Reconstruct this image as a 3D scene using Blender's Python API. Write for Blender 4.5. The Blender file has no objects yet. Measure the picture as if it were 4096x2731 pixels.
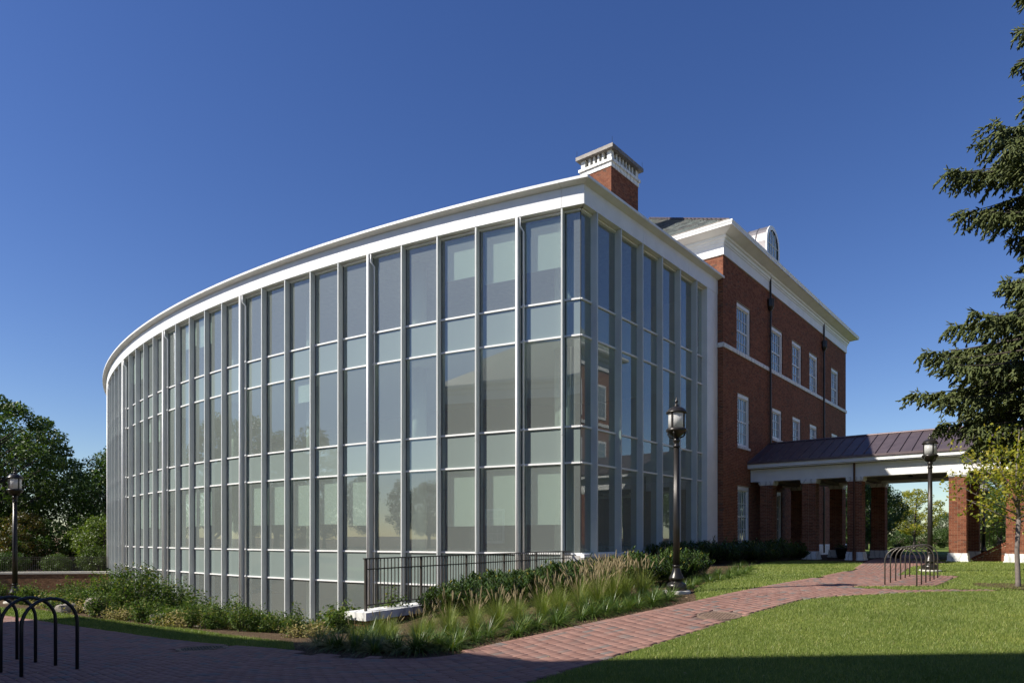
import bpy, math, random
import numpy as np
from mathutils import Vector, Matrix

random.seed(7); rng = np.random.default_rng(11)
scene = bpy.context.scene
col = scene.collection
R = math.radians
EYE = 1.6

# ------------------------------------------------------------------ camera, sky, sun, exposure
cam_d = bpy.data.cameras.new('camera'); cam = bpy.data.objects.new('camera', cam_d); col.objects.link(cam)
cam.location = (0, 0, EYE); cam.rotation_euler = (R(90), 0, 0)
cam_d.sensor_width = 36.0; cam_d.lens = 24.0; cam_d.shift_y = 0.1915
cam_d.clip_start = 0.05; cam_d.clip_end = 3000
scene.camera = cam

SUN_AZ, SUN_EL = R(-165), R(41)                      # towards the sun, counter-clockwise from +X
sun_dir = Vector((math.cos(SUN_EL)*math.cos(SUN_AZ), math.cos(SUN_EL)*math.sin(SUN_AZ), math.sin(SUN_EL)))
world = bpy.data.worlds.new('World'); scene.world = world; world.use_nodes = True
wn, wl = world.node_tree.nodes, world.node_tree.links
bgn = wn['Background']; sky = wn.new('ShaderNodeTexSky'); sky.sky_type = 'NISHITA'; sky.sun_disc = False
sky.sun_elevation = SUN_EL; sky.sun_rotation = R(90) - SUN_AZ
sky.altitude = 0; sky.air_density = 1.0; sky.dust_density = 0.25; sky.ozone_density = 3.0
hsv = wn.new('ShaderNodeHueSaturation'); hsv.inputs['Hue'].default_value = 0.517; hsv.inputs['Saturation'].default_value = 1.22; hsv.inputs['Value'].default_value = 1.0
wl.new(sky.outputs['Color'], hsv.inputs['Color']); wl.new(hsv.outputs['Color'], bgn.inputs['Color'])
bgn.inputs['Strength'].default_value = 0.080
sl = bpy.data.lights.new('sun', 'SUN'); sl.energy = 5.0; sl.angle = R(0.53); sl.color = (1.0, 0.95, 0.86)
so = bpy.data.objects.new('sun', sl); col.objects.link(so); so.location = (-40, -20, 60)
so.rotation_euler = sun_dir.to_track_quat('Z', 'Y').to_euler()
vs = scene.view_settings; vs.view_transform = 'Standard'; vs.look = 'None'; vs.exposure = 0.6; vs.gamma = 1.0; vs.use_curve_mapping = False
scene.render.engine = 'CYCLES'
scene.cycles.use_denoising = True
scene.cycles.max_bounces = 8; scene.cycles.transparent_max_bounces = 16
scene.cycles.sample_clamp_indirect = 6.0

# ------------------------------------------------------------------ material helpers
class NT:
    def __init__(s, name):
        s.m = bpy.data.materials.new(name); s.m.use_nodes = True
        s.n = s.m.node_tree.nodes; s.l = s.m.node_tree.links; s.b = s.n['Principled BSDF']; s.out = s.n['Material Output']
    def new(s, t, **kw):
        x = s.n.new(t)
        for k, v in kw.items():
            if hasattr(x, k): setattr(x, k, v)
            else: x.inputs[k.replace('_', ' ')].default_value = v
        return x
    def link(s, a, b): s.l.new(a, b)
    def ramp(s, fac, stops):
        r = s.n.new('ShaderNodeValToRGB'); e = r.color_ramp.elements
        while len(e) < len(stops): e.new(0.5)
        for q, (p, c) in zip(e, stops): q.position = p; q.color = (*c, 1)
        s.l.new(fac, r.inputs[0]); return r.outputs[0]
    def noise(s, scale, detail=4, rough=0.55, coord='Object'):
        tc = s.n.new('ShaderNodeTexCoord'); x = s.n.new('ShaderNodeTexNoise')
        x.inputs['Scale'].default_value = scale; x.inputs['Detail'].default_value = detail; x.inputs['Roughness'].default_value = rough
        s.l.new(tc.outputs[coord], x.inputs['Vector']); return x.outputs['Fac']
    def mixc(s, fac, a, b, mode='MIX'):
        m = s.n.new('ShaderNodeMix'); m.data_type = 'RGBA'; m.blend_type = mode
        for sock, v in ((m.inputs[0], fac), (m.inputs[6], a), (m.inputs[7], b)):
            if isinstance(v, (int, float)): sock.default_value = v
            elif isinstance(v, tuple): sock.default_value = (*v, 1)
            else: s.l.new(v, sock)
        return m.outputs[2]
    def col(s, v):
        if isinstance(v, tuple): s.b.inputs['Base Color'].default_value = (*v, 1)
        else: s.l.new(v, s.b.inputs['Base Color'])
    def set(s, rough=None, metal=None, spec=None):
        if rough is not None: s.b.inputs['Roughness'].default_value = rough
        if metal is not None: s.b.inputs['Metallic'].default_value = metal
        if spec is not None: s.b.inputs['Specular IOR Level'].default_value = spec
    def bump(s, h, strength=0.3, dist=0.01):
        b = s.n.new('ShaderNodeBump'); b.inputs['Strength'].default_value = strength; b.inputs['Distance'].default_value = dist
        s.l.new(h, b.inputs['Height']); s.l.new(b.outputs[0], s.b.inputs['Normal'])

def plain(name, c, rough=0.5, metal=0.0, var=0.12, scale=6.0, spec=0.5, bump=0.0):
    t = NT(name); nz = t.noise(scale, 5)
    lo = tuple(max(0, x*(1-var)) for x in c); hi = tuple(x*(1+var*0.6) for x in c)
    t.col(t.ramp(nz, [(0.3, lo), (0.7, hi)])); t.set(rough, metal, spec)
    if bump: t.bump(t.noise(scale*8, 6), bump, 0.01)
    return t.m
def island(name, stops, rough=0.85, wear=0.15, objrand=False, bump=0.25, bscale=120, spec=0.3):
    t = NT(name)
    if objrand: f = t.new('ShaderNodeObjectInfo').outputs['Random']
    else: f = t.new('ShaderNodeNewGeometry').outputs['Random Per Island']
    c = t.ramp(f, stops)
    nz = t.noise(9 if not objrand else 9, 5)
    c = t.mixc(.55, c, t.ramp(t.noise(.45, 6, .65), [(0.32, (0.62, 0.62, 0.64)), (0.68, (1.0, 1.0, 1.0))]), 'MULTIPLY')
    c2 = t.mixc(wear, c, t.ramp(nz, [(0.3, (0.25,)*3), (0.7, (1.0,)*3)]), 'MULTIPLY')
    t.col(c2); t.set(rough, 0, spec)
    if bump: t.bump(t.noise(bscale, 3), bump, 0.004)
    return t.m
def leafy(name, stops, transl=0.35, rough=0.5, spec=0.4, objvar=0.0, patchy=False):
    t = NT(name); g = t.new('ShaderNodeNewGeometry')
    c = t.ramp(g.outputs['Random Per Island'], stops)
    if objvar:
        oi = t.new('ShaderNodeObjectInfo')
        c = t.mixc(objvar, c, t.ramp(oi.outputs['Random'], [(0, (0.55, 0.7, 0.5)), (0.5, (1, 1, 1)), (1, (1.25, 1.1, 0.6))]), 'MULTIPLY')
    if patchy:
        c = t.mixc(1.0, c, t.ramp(t.noise(.5, 5, .65), [(0.3, (0.66, 0.74, 0.62)), (0.55, (1, 1, 1)), (0.75, (1.22, 1.12, 1.0))]), 'MULTIPLY')
        c = t.mixc(.7, c, t.ramp(t.noise(3.2, 3, .6), [(0.3, (0.72, 0.8, 0.7)), (0.7, (1.12, 1.08, 1.0))]), 'MULTIPLY')
    t.col(c); t.set(rough, 0, spec)
    tr = t.new('ShaderNodeBsdfTranslucent'); t.link(t.mixc(1.0, c, (1.1, 1.25, 0.6) if name != 'opal_lamp_glass' else (1, 1, 1), 'MULTIPLY'), tr.inputs[0])
    mx = t.new('ShaderNodeMixShader'); mx.inputs[0].default_value = transl
    t.link(t.b.outputs[0], mx.inputs[1]); t.link(tr.outputs[0], mx.inputs[2]); t.link(mx.outputs[0], t.out.inputs[0])
    return t.m
def glass_mat(name, body, opac, tint, ior, wav=0.0):
    """coated architectural glass: sharp fresnel reflection over a partly scattering, partly clear body"""
    t = NT(name); t.n.remove(t.b)
    gl = t.new('ShaderNodeBsdfGlossy'); gl.inputs['Roughness'].default_value = 0.0; gl.inputs['Color'].default_value = (0.93, 0.97, 0.97, 1)
    fr = t.new('ShaderNodeFresnel'); fr.inputs['IOR'].default_value = ior
    df = t.new('ShaderNodeBsdfDiffuse'); df.inputs['Color'].default_value = (*body, 1)
    tp = t.new('ShaderNodeBsdfTransparent'); tp.inputs['Color'].default_value = (*tint, 1)
    m1 = t.new('ShaderNodeMixShader'); m1.inputs[0].default_value = opac
    t.link(tp.outputs[0], m1.inputs[1]); t.link(df.outputs[0], m1.inputs[2])
    m2 = t.new('ShaderNodeMixShader'); t.link(fr.outputs[0], m2.inputs[0]); t.link(m1.outputs[0], m2.inputs[1]); t.link(gl.outputs[0], m2.inputs[2])
    g = t.new('ShaderNodeNewGeometry'); clr = t.new('ShaderNodeBsdfTransparent'); m3 = t.new('ShaderNodeMixShader')
    t.link(g.outputs['Backfacing'], m3.inputs[0]); t.link(m2.outputs[0], m3.inputs[1]); t.link(clr.outputs[0], m3.inputs[2])
    t.link(m3.outputs[0], t.out.inputs[0])
    if wav:
        b = t.new('ShaderNodeBump'); b.inputs['Strength'].default_value = wav; b.inputs['Distance'].default_value = 0.02
        t.link(t.noise(0.5, 1), b.inputs['Height']); t.link(b.outputs[0], gl.inputs['Normal'])
    return t.m

M = {}
M['white'] = plain('white_painted_metal', (0.79, 0.785, 0.76), 0.42, var=0.07, scale=1.7)
M['fin'] = plain('silver_white_fin_paint', (0.56, 0.575, 0.55), 0.40, var=0.08, scale=1.3)
M['glass'] = glass_mat('coated_vision_glass', (0.56, 0.625, 0.585), 0.225, (0.66, 0.77, 0.72), 2.15, 0.018)
M['spandrel'] = glass_mat('spandrel_glass', (0.245, 0.295, 0.275), 0.86, (0.6, 0.7, 0.66), 2.05, 0.02)
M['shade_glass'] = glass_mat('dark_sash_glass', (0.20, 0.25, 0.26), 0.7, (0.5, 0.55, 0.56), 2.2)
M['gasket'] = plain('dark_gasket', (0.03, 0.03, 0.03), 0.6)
M['slab'] = plain('interior_plaster', (0.50, 0.50, 0.465), 0.8, var=0.04)
M['inner_wall'] = plain('interior_grey_wall', (0.26, 0.26, 0.245), 0.85, var=0.05)
M['carpet'] = plain('interior_floor', (0.22, 0.22, 0.21), 0.9)
M['blind'] = plain('roller_blind_fabric', (0.46, 0.47, 0.43), 0.9, var=0.03, scale=2)
M['brick'] = island('red_brick', [(0.0, (0.165, 0.054, 0.029)), (0.35, (0.24, 0.083, 0.043)), (0.7, (0.31, 0.118, 0.062)), (0.90, (0.27, 0.105, 0.058)), (1.0, (0.11, 0.068, 0.05))], 0.85, 0.25)
M['brick_one'] = island('red_brick_single', [(0.0, (0.165, 0.054, 0.029)), (0.35, (0.24, 0.083, 0.043)), (0.7, (0.31, 0.118, 0.062)), (0.90, (0.27, 0.105, 0.058)), (1.0, (0.11, 0.068, 0.05))], 0.85, 0.25, True)
M['brick_tan'] = island('tan_brown_brick', [(0, (0.17, 0.085, 0.04)), (0.5, (0.24, 0.125, 0.06)), (1, (0.30, 0.165, 0.085))], 0.85, 0.25)
M['lid'] = plain('tan_cast_lid', (0.20, 0.135, 0.095), 0.7, 0.1, var=0.25, scale=14)
M['mortar'] = plain('tan_mortar', (0.42, 0.335, 0.225), 0.95, var=0.15, scale=20)
PV = [(0.0, (0.265, 0.142, 0.108)), (0.3, (0.30, 0.165, 0.128)), (0.6, (0.335, 0.19, 0.148)), (0.80, (0.285, 0.162, 0.128)), (0.88, (0.25, 0.17, 0.14)), (0.96, (0.215, 0.175, 0.152)), (1.0, (0.19, 0.165, 0.15))]
M['paver'] = island('clay_paver', PV, 0.8, 0.3, bscale=90)
M['paver_one'] = island('clay_paver_single', PV, 0.8, 0.3, True, bscale=90)
M['joint'] = plain('paver_joint_sand', (0.13, 0.085, 0.065), 0.95, var=0.3, scale=30)
M['granite'] = plain('granite', (0.45, 0.43, 0.40), 0.6, var=0.3, scale=60)
M['concrete'] = plain('concrete', (0.52, 0.49, 0.42), 0.9, var=0.15, scale=12, bump=0.2)
M['bronze'] = plain('dark_bronze_paint', (0.030, 0.026, 0.022), 0.32, 0.35, var=0.2, scale=4)
M['rack'] = plain('bronze_tube_paint', (0.075, 0.066, 0.055), 0.38, 0.4, var=0.15, scale=5)
M['rack_dark'] = plain('black_tube_paint', (0.012, 0.012, 0.012), 0.4, 0.2, var=0.15, scale=5)
M['copper'] = plain('brown_standing_seam_metal', (0.155, 0.118, 0.122), 0.46, 0.5, var=0.18, scale=2.5)
M['capmetal'] = plain('weathered_cap_metal', (0.19, 0.168, 0.148), 0.6, 0.1, var=0.4, scale=5)
M['slate'] = island('grey_green_slate', [(0, (0.15, 0.16, 0.155)), (0.4, (0.23, 0.26, 0.24)), (0.75, (0.30, 0.32, 0.29)), (1, (0.20, 0.175, 0.16))], 0.6, 0.3)
M['opal'] = leafy('opal_lamp_glass', [(0, (0.78, 0.77, 0.74)), (1, (0.80, 0.79, 0.76))], 0.5, 0.25, 0.5)
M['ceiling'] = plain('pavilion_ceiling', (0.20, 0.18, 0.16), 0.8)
M['bark'] = plain('bark', (0.075, 0.06, 0.048), 0.95, var=0.4, scale=9, bump=0.6)
M['young_bark'] = plain('young_tree_bark', (0.16, 0.13, 0.11), 0.8, var=0.3, scale=14, bump=0.4)
M['lead'] = plain('dormer_sheet_metal', (0.24, 0.22, 0.22), 0.45, 0.5, var=0.2, scale=3)
M['rust_pipe'] = plain('brown_copper_pipe', (0.10, 0.048, 0.03), 0.5, 0.4, var=0.25, scale=4)
M['rock'] = plain('boulder_stone', (0.25, 0.22, 0.185), 0.9, var=0.35, scale=5, bump=0.6)
M['leaf_oak'] = leafy('oak_leaf', [(0, (0.035, 0.066, 0.013)), (0.5, (0.064, 0.110, 0.021)), (1, (0.105, 0.155, 0.030))], 0.3, objvar=0.5)
M['leaf_yellow'] = leafy('yellowing_leaf', [(0, (0.14, 0.18, 0.02)), (0.5, (0.28, 0.28, 0.028)), (1, (0.42, 0.34, 0.035))], 0.45)
M['leaf_lime'] = leafy('lime_green_leaf', [(0, (0.06, 0.10, 0.015)), (0.5, (0.10, 0.145, 0.02)), (1, (0.16, 0.19, 0.03))], 0.4)
M['leaf_rust'] = leafy('rusty_leaf', [(0, (0.05, 0.07, 0.012)), (0.5, (0.085, 0.08, 0.015)), (1, (0.13, 0.07, 0.02))], 0.4)
M['leaf_laurel'] = leafy('laurel_leaf', [(0, (0.030, 0.055, 0.012)), (0.6, (0.055, 0.092, 0.020)), (0.97, (0.085, 0.125, 0.028)), (1, (0.30, 0.22, 0.03))], 0.18, 0.26, 0.5)
M['leaf_rose'] = leafy('rose_leaf', [(0, (0.035, 0.07, 0.014)), (0.5, (0.075, 0.12, 0.022)), (0.9, (0.12, 0.165, 0.03)), (1, (0.24, 0.20, 0.04))], 0.35, 0.6, 0.2)
M['leaf_lily'] = leafy('liriope_leaf', [(0, (0.05, 0.085, 0.018)), (0.6, (0.09, 0.15, 0.03)), (0.93, (0.15, 0.19, 0.04)), (1, (0.36, 0.29, 0.06))], 0.3, 0.4, 0.5)
M['leaf_fount'] = leafy('fountain_grass_blade', [(0, (0.09, 0.13, 0.02)), (0.6, (0.17, 0.22, 0.035)), (1, (0.30, 0.30, 0.08))], 0.35)
M['plume'] = leafy('fountain_grass_plume', [(0, (0.30, 0.235, 0.14)), (1, (0.50, 0.40, 0.25))], 0.4, 0.9)
M['dry'] = leafy('dry_straw', [(0, (0.24, 0.19, 0.08)), (0.6, (0.36, 0.29, 0.13)), (1, (0.14, 0.17, 0.04))], 0.3, 0.9)
M['needle'] = leafy('spruce_needle', [(0, (0.036, 0.050, 0.015)), (0.5, (0.074, 0.094, 0.026)), (1, (0.135, 0.152, 0.046))], 0.12, 0.6, 0.3)
M['blade'] = leafy('lawn_blade', [(0, (0.13, 0.17, 0.034)), (0.55, (0.22, 0.272, 0.060)), (0.9, (0.30, 0.335, 0.095)), (1, (0.50, 0.45, 0.21))], 0.3, patchy=True)
def lawn_mat():
    t = NT('lawn_turf'); a = t.noise(0.7, 5); b = t.noise(55, 4, 0.7)
    c = t.mixc(b, t.ramp(a, [(0.3, (0.065, 0.098, 0.016)), (0.7, (0.105, 0.140, 0.026))]), t.ramp(a, [(0.3, (0.12, 0.165, 0.028)), (0.7, (0.165, 0.20, 0.042))]))
    t.col(c); t.set(0.9, 0, 0.15); t.bump(b, 0.8, 0.03); return t.m
M['lawn'] = lawn_mat()
def mulch_mat():
    t = NT('bark_mulch'); v = t.new('ShaderNodeTexVoronoi', Scale=38.0); tc = t.new('ShaderNodeTexCoord'); t.link(tc.outputs['Object'], v.inputs['Vector'])
    c = t.mixc(0.45, t.ramp(v.outputs['Color'], [(0.2, (0.045, 0.028, 0.017)), (0.55, (0.115, 0.075, 0.045)), (0.9, (0.22, 0.155, 0.09))]), t.ramp(t.noise(6, 5), [(0.3, (0.05, 0.032, 0.02)), (0.7, (0.17, 0.12, 0.07))]))
    t.col(c); t.set(0.95, 0, 0.1); t.bump(v.outputs['Distance'], 1.0, 0.03); return t.m
M['mulch'] = mulch_mat()
def marble_mat():
    t = NT('white_marble'); tc = t.new('ShaderNodeTexCoord'); w = t.new('ShaderNodeTexWave', Scale=1.6, Distortion=9.0, Detail=5.0)
    t.link(tc.outputs['Object'], w.inputs['Vector'])
    t.col(t.ramp(w.outputs['Fac'], [(0.0, (0.45, 0.45, 0.44)), (0.10, (0.66, 0.65, 0.62)), (0.5, (0.74, 0.73, 0.69))])); t.set(0.55); return t.m
M['marble'] = marble_mat()
def brick_tex(name):
    t = NT(name); tc = t.new('ShaderNodeTexCoord'); mp = t.new('ShaderNodeMapping'); mp.inputs['Rotation'].default_value = (R(90), 0, 0)
    t.link(tc.outputs['UV'], mp.inputs['Vector']); mp.inputs['Rotation'].default_value = (0, 0, 0)
    b = t.new('ShaderNodeTexBrick'); t.link(mp.outputs[0], b.inputs['Vector'])
    b.inputs['Scale'].default_value = 1.0; b.inputs['Brick Width'].default_value = 0.21; b.inputs['Row Height'].default_value = 0.0677; b.inputs['Mortar Size'].default_value = 0.006
    b.inputs['Color1'].default_value = (0.165, 0.05, 0.03, 1); b.inputs['Color2'].default_value = (0.245, 0.083, 0.048, 1); b.inputs['Mortar'].default_value = (0.42, 0.33, 0.22, 1)
    t.col(b.outputs['Color']); t.set(0.85, 0, 0.3); return t.m
M['brick_far'] = brick_tex('brick_far')

# ------------------------------------------------------------------ mesh helpers
class MB:
    def __init__(s): s.v = []; s.f = []; s.mi = []
    def add(s, vs, fs, mi=0):
        o = len(s.v); s.v.extend(vs); s.f.extend([tuple(i+o for i in f) for f in fs]); s.mi.extend([mi]*len(fs))
    def box(s, O, U, V, Wd, mi=0):
        """box from corner O spanned by three edge vectors"""
        O, U, V, Wd = map(Vector, (O, U, V, Wd))
        p = [O, O+U, O+U+V, O+V, O+Wd, O+U+Wd, O+U+V+Wd, O+V+Wd]
        fs = [(0, 3, 2, 1), (4, 5, 6, 7), (0, 1, 5, 4), (1, 2, 6, 5), (2, 3, 7, 6), (3, 0, 4, 7)]
        if U.cross(V).dot(Wd) < 0: fs = [f[::-1] for f in fs]
        s.add([tuple(q) for q in p], fs, mi)
    def abox(s, x0, x1, y0, y1, z0, z1, mi=0): s.box((x0, y0, z0), (x1-x0, 0, 0), (0, y1-y0, 0), (0, 0, z1-z0), mi)
    def lathe(s, prof, n=20, c=(0, 0), flute=0.0, nf=16, cap=True, mi=0):
        vs = []; fs = []
        for r, z in prof:
            for k in range(n):
                a = 2*math.pi*k/n; rr = r*(1 - flute*(0.5-0.5*math.cos(nf*a))) if flute else r
                vs.append((c[0]+rr*math.cos(a), c[1]+rr*math.sin(a), z))
        for i in range(len(prof)-1):
            for k in range(n): fs.append((i*n+k, i*n+(k+1) % n, (i+1)*n+(k+1) % n, (i+1)*n+k))
        if cap: fs.append(tuple(range(n))[::-1]); fs.append(tuple((len(prof)-1)*n+k for k in range(n)))
        s.add(vs, fs, mi)
    def tube(s, pts, rad, n=8, mi=0, cap=True):
        pts = [Vector(p) for p in pts]; rad = rad if hasattr(rad, '__len__') else [rad]*len(pts)
        vs = []; fs = []; up = None
        for i, p in enumerate(pts):
            d = (pts[min(i+1, len(pts)-1)] - pts[max(i-1, 0)]).normalized()
            if up is None: up = Vector((1, 0, 0)) if abs(d.x) < 0.9 else Vector((0, 1, 0))
            a = (up - d*up.dot(d)).normalized(); b = d.cross(a); up = a
            for k in range(n):
                t = 2*math.pi*k/n; q = p + (a*math.cos(t)+b*math.sin(t))*rad[i]; vs.append(tuple(q))
        for i in range(len(pts)-1):
            for k in range(n): fs.append((i*n+k, i*n+(k+1) % n, (i+1)*n+(k+1) % n, (i+1)*n+k))
        if cap: fs.append(tuple(range(n))[::-1]); fs.append(tuple((len(pts)-1)*n+k for k in range(n)))
        s.add(vs, fs, mi)
    def mesh(s, name, mats, smooth=False, uv=False):
        me = bpy.data.meshes.new(name); me.from_pydata(s.v, [], s.f)
        for m in (mats if isinstance(mats, (list, tuple)) else [mats]): me.materials.append(M[m] if isinstance(m, str) else m)
        if any(s.mi): me.polygons.foreach_set('material_index', s.mi)
        if smooth: me.polygons.foreach_set('use_smooth', [True]*len(me.polygons))
        if uv:
            l = me.uv_layers.new()
            for p in me.polygons:
                nn = p.normal; h = Vector((-nn.y, nn.x, 0)); h = h.normalized() if h.length > 0.1 else Vector((1, 0, 0))
                for li in p.loop_indices:
                    co = me.vertices[me.loops[li].vertex_index].co; l.data[li].uv = (co.dot(h), co.z if abs(nn.z) < 0.9 else co.y)
        me.update(); return me
    def build(s, name, mats, parent=None, smooth=False, kind=None, uv=False):
        return link(name, s.mesh(name, mats, smooth, uv), parent, kind)
def npmesh(name, v, q, mat, smooth=False):
    """v (n,3), q (m,k) numpy arrays"""
    me = bpy.data.meshes.new(name); k = q.shape[1]
    me.vertices.add(len(v)); me.vertices.foreach_set('co', np.ascontiguousarray(v, np.float32).ravel())
    me.loops.add(q.size); me.loops.foreach_set('vertex_index', np.ascontiguousarray(q, np.int32).ravel())
    me.polygons.add(len(q)); me.polygons.foreach_set('loop_start', np.arange(0, q.size, k, dtype=np.int32))
    me.materials.append(M[mat]); me.update(calc_edges=True)
    if smooth: me.polygons.foreach_set('use_smooth', [True]*len(q))
    return me
def link(name, data, parent=None, kind=None, loc=None):
    o = bpy.data.objects.new(name, data); col.objects.link(o)
    if parent is not None: o.parent = parent
    if kind: o['kind'] = kind
    if loc is not None: o.location = loc
    return o
def tag(o, label, cat, group=None):
    o['label'] = label; o['category'] = cat
    if group: o['group'] = group
    return o
def thing(name, label, cat, loc=(0, 0, 0), group=None):
    o = bpy.data.objects.new(name, None); col.objects.link(o); o.location = loc; o.empty_display_size = 0.2
    return tag(o, label, cat, group)
def copy_tree(o, parent=None):
    c = o.copy(); col.objects.link(c); c.parent = parent
    for ch in list(o.children): copy_tree(ch, c)
    return c

# ------------------------------------------------------------------ plan geometry
D2 = Vector((0.636, 0.7717, 0)); N2 = Vector((0.7717, -0.636, 0)); P0 = Vector((2.285, 21.67, 0))
CC = (29.163, 84.173); R0 = 68.0445
TH0, DTH = R(-113.9), R(-1.3217)          # first fin, fin step
THC = R(-113.27)                          # corner
def FA(t, p, z=0.0): q = P0 + D2*t + N2*p; return Vector((q.x, q.y, z))
def AR(th, r, z=0.0): return Vector((CC[0]+r*math.cos(th), CC[1]+r*math.sin(th), z))
def CP(o, z=0.0): return Vector((P0.x+0.294*o, P0.y-1.215*o, z))
Z = lambda ze: ze+EYE

# ------------------------------------------------------------------ terrain height
ANCH = np.array([(0,0,0),(0,5,0),(-6,9,-.15),(-12,5,-.15),(-20,0,-.2),(0,9,0),(3,9,.12),(8,8,.2),(14,8,.3),(3.4,14.2,.44),(6,13,.42),
(1,11.5,.2),(9,15.5,.52),(12.3,20.1,.6),(10.5,17.6,.57),(11.6,15.7,.46),(11.4,32.3,.64),(17.7,27,.64),(14.5,29.6,.64),(24,22,.64),(19,33,.62),(2.3,21.3,.45),(6,25.5,.6),
(-1.3,9,-.02),(-2.6,12.2,-.12),(-3.3,13.6,-.3),(-1,15.5,.05),(.6,18.6,.25),(-6.1,12.5,-.3),(-10.5,15.5,-.35),(-15,20.5,-.36),(-22,20,-.4),(-25,10,-.3),
(20,15,.5),(25,5,.4),(10,-10,.1),(-10,-10,-.1),(20,50,.5),(40,50,.5),(-25,30,-.6),(-40,25,-.4),(5,45,.4),(-10,50,-.3),(40,20,.5)], float)
def tps(r2): return np.where(r2 > 1e-9, r2*np.log(np.maximum(r2, 1e-9))*.5, 0)
_n = len(ANCH)
_K = tps(((ANCH[:, None, :2]-ANCH[None, :, :2])**2).sum(-1)) + np.eye(_n)*.6
_P = np.c_[np.ones(_n), ANCH[:, :2]]
_W = np.linalg.solve(np.block([[_K, _P], [_P.T, np.zeros((3, 3))]]), np.r_[ANCH[:, 2], 0, 0, 0])
CREST = [(-60,30),(-30,24),(-16.8,21.6),(-13,18.6),(-10.3,16.7),(-8.3,15.3),(-6.6,14.3),(-5.05,13.6),(-4.1,13.5),(-3.4,13.75)]
BASIN = CREST + [(-3.05,13.7),(2.2,22.4),(6,40),(0,90),(-60,90)]
def seg_dist(x, y, poly):
    best = np.full(np.shape(x), 1e9)
    for (ax, ay), (bx, by) in zip(poly[:-1], poly[1:]):
        dx, dy = bx-ax, by-ay; t = np.clip(((x-ax)*dx+(y-ay)*dy)/(dx*dx+dy*dy), 0, 1)
        best = np.minimum(best, np.hypot(x-ax-t*dx, y-ay-t*dy))
    return best
def inpoly(x, y, poly):
    x = np.asarray(x, float); y = np.asarray(y, float); c = np.zeros(x.shape, bool); p = list(poly)
    for (ax, ay), (bx, by) in zip(p, p[1:]+p[:1]):
        if ay == by: continue
        c ^= ((ay > y) != (by > y)) & (x < (bx-ax)*(y-ay)/(by-ay)+ax)
    return c
def height(x, y):
    x = np.asarray(x, float); y = np.asarray(y, float); sh = x.shape; x = x.ravel(); y = y.ravel()
    r = np.hypot(x-2, y-15); s = np.where(r > 45, 45/np.maximum(r, 1e-6), 1); xq = 2+(x-2)*s; yq = 15+(y-15)*s
    r2 = (xq[:, None]-ANCH[None, :, 0])**2+(yq[:, None]-ANCH[None, :, 1])**2
    h = tps(r2)@_W[:_n]+_W[_n]+_W[_n+1]*xq+_W[_n+2]*yq
    far = np.clip((r-45)/40, 0, 1); h = h*(1-far)+far*.3
    b = inpoly(x, y, BASIN); t = np.clip(seg_dist(x, y, CREST)/7.5, 0, 1); t = t*t*(3-2*t)
    low = np.where(y > 44, np.clip(-2.3+(y-44)*.07, -2.3, .2), -2.3)
    h = np.where(b, h*(1-t)+t*np.minimum(low, h), h)
    return h.reshape(sh)
def hz(x, y): return float(height(np.array([x]), np.array([y]))[0])

# ------------------------------------------------------------------ ground sheets
def grid_obj(name, xs, ys, mat, dz=0.0, keep=None, kind='structure'):
    X, Y = np.meshgrid(xs, ys); H = height(X, Y)+dz; nx, ny = len(xs), len(ys)
    idx = np.arange(nx*ny).reshape(ny, nx)
    q = np.stack([idx[:-1, :-1], idx[:-1, 1:], idx[1:, 1:], idx[1:, :-1]], -1).reshape(-1, 4)
    if keep is not None:
        cx = (X[:-1, :-1]+X[1:, 1:]).ravel()/2; cy = (Y[:-1, :-1]+Y[1:, 1:]).ravel()/2; q = q[keep(cx, cy)]
        used = np.unique(q); remap = np.zeros(nx*ny, int); remap[used] = np.arange(len(used)); q = remap[q]
        v = np.c_[X.ravel(), Y.ravel(), H.ravel()][used]
    else: v = np.c_[X.ravel(), Y.ravel(), H.ravel()]
    return link(name, npmesh(name, v, q, mat, True), None, kind)
near_x = np.concatenate([[-1500, -700, -350, -200, -140], np.arange(-100, -40, 3), np.arange(-40, -24, 1), np.arange(-24, 26, .25), np.arange(26, 60, 1.5), np.arange(60, 141, 6), [200, 350, 700, 1500]])
near_y = np.concatenate([[-1500, -600, -200, -100, -60, -40, -25, -15, -8, -4], np.arange(0, 34, .25), np.arange(34, 60, 1), np.arange(60, 141, 4), [200, 350, 700, 1500]])
ground = grid_obj('ground', near_x, near_y, 'mulch')

PATH_UP = [(-17.57,19.6),(-12.85,17.14),(-10.54,15.54),(-8.04,13.92),(-6.18,12.58),(-4.83,11.6),(-3.47,10.42),(-3.0,9.85),(-2.27,9.36),(-1.37,9.1),(-.84,9.28),(-.19,9.98),(.88,10.78),(1.74,11.4),(3.13,12.54),(4.18,13.56),(5.93,15.38),(7.84,17.3),(10.17,20.26),(13.6,26.2)]
PATH = PATH_UP + [(16.1,30.3),(22.5,41),(24.6,39.8),(18.9,30.2),(16.7,26.3),(13.08,22.44),(10.37,18.36),(10.91,18.32),(11.99,18.32),(9.52,15.38),(7.51,15.05),(7.39,14.8),(8.38,14.4),(10.44,14.86),(10.29,14.6),(8.56,14.14),(6.72,13.52),(6.09,13.28),(5.48,12.92),(4.67,12.1),(3.33,10.82),(2.0,9.5),(.97,8.48),(.44,7.88),(.0,7.3),(-.6,5.5),(-1.2,2),(-2,-6),(-22,-6),(-22,14)]
LAWN_R = [(10.29,14.56),(8.56,14.10),(6.72,13.48),(6.09,13.24),(5.48,12.88),(4.67,12.06),(3.36,10.79),(2.03,9.47),(1.0,8.45),(.47,7.85),(.03,7.3),(-.57,5.5),(-1.2,2),(-2,-6),(30,-6),(40,20),(22,20),(13,15.2)]
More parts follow.
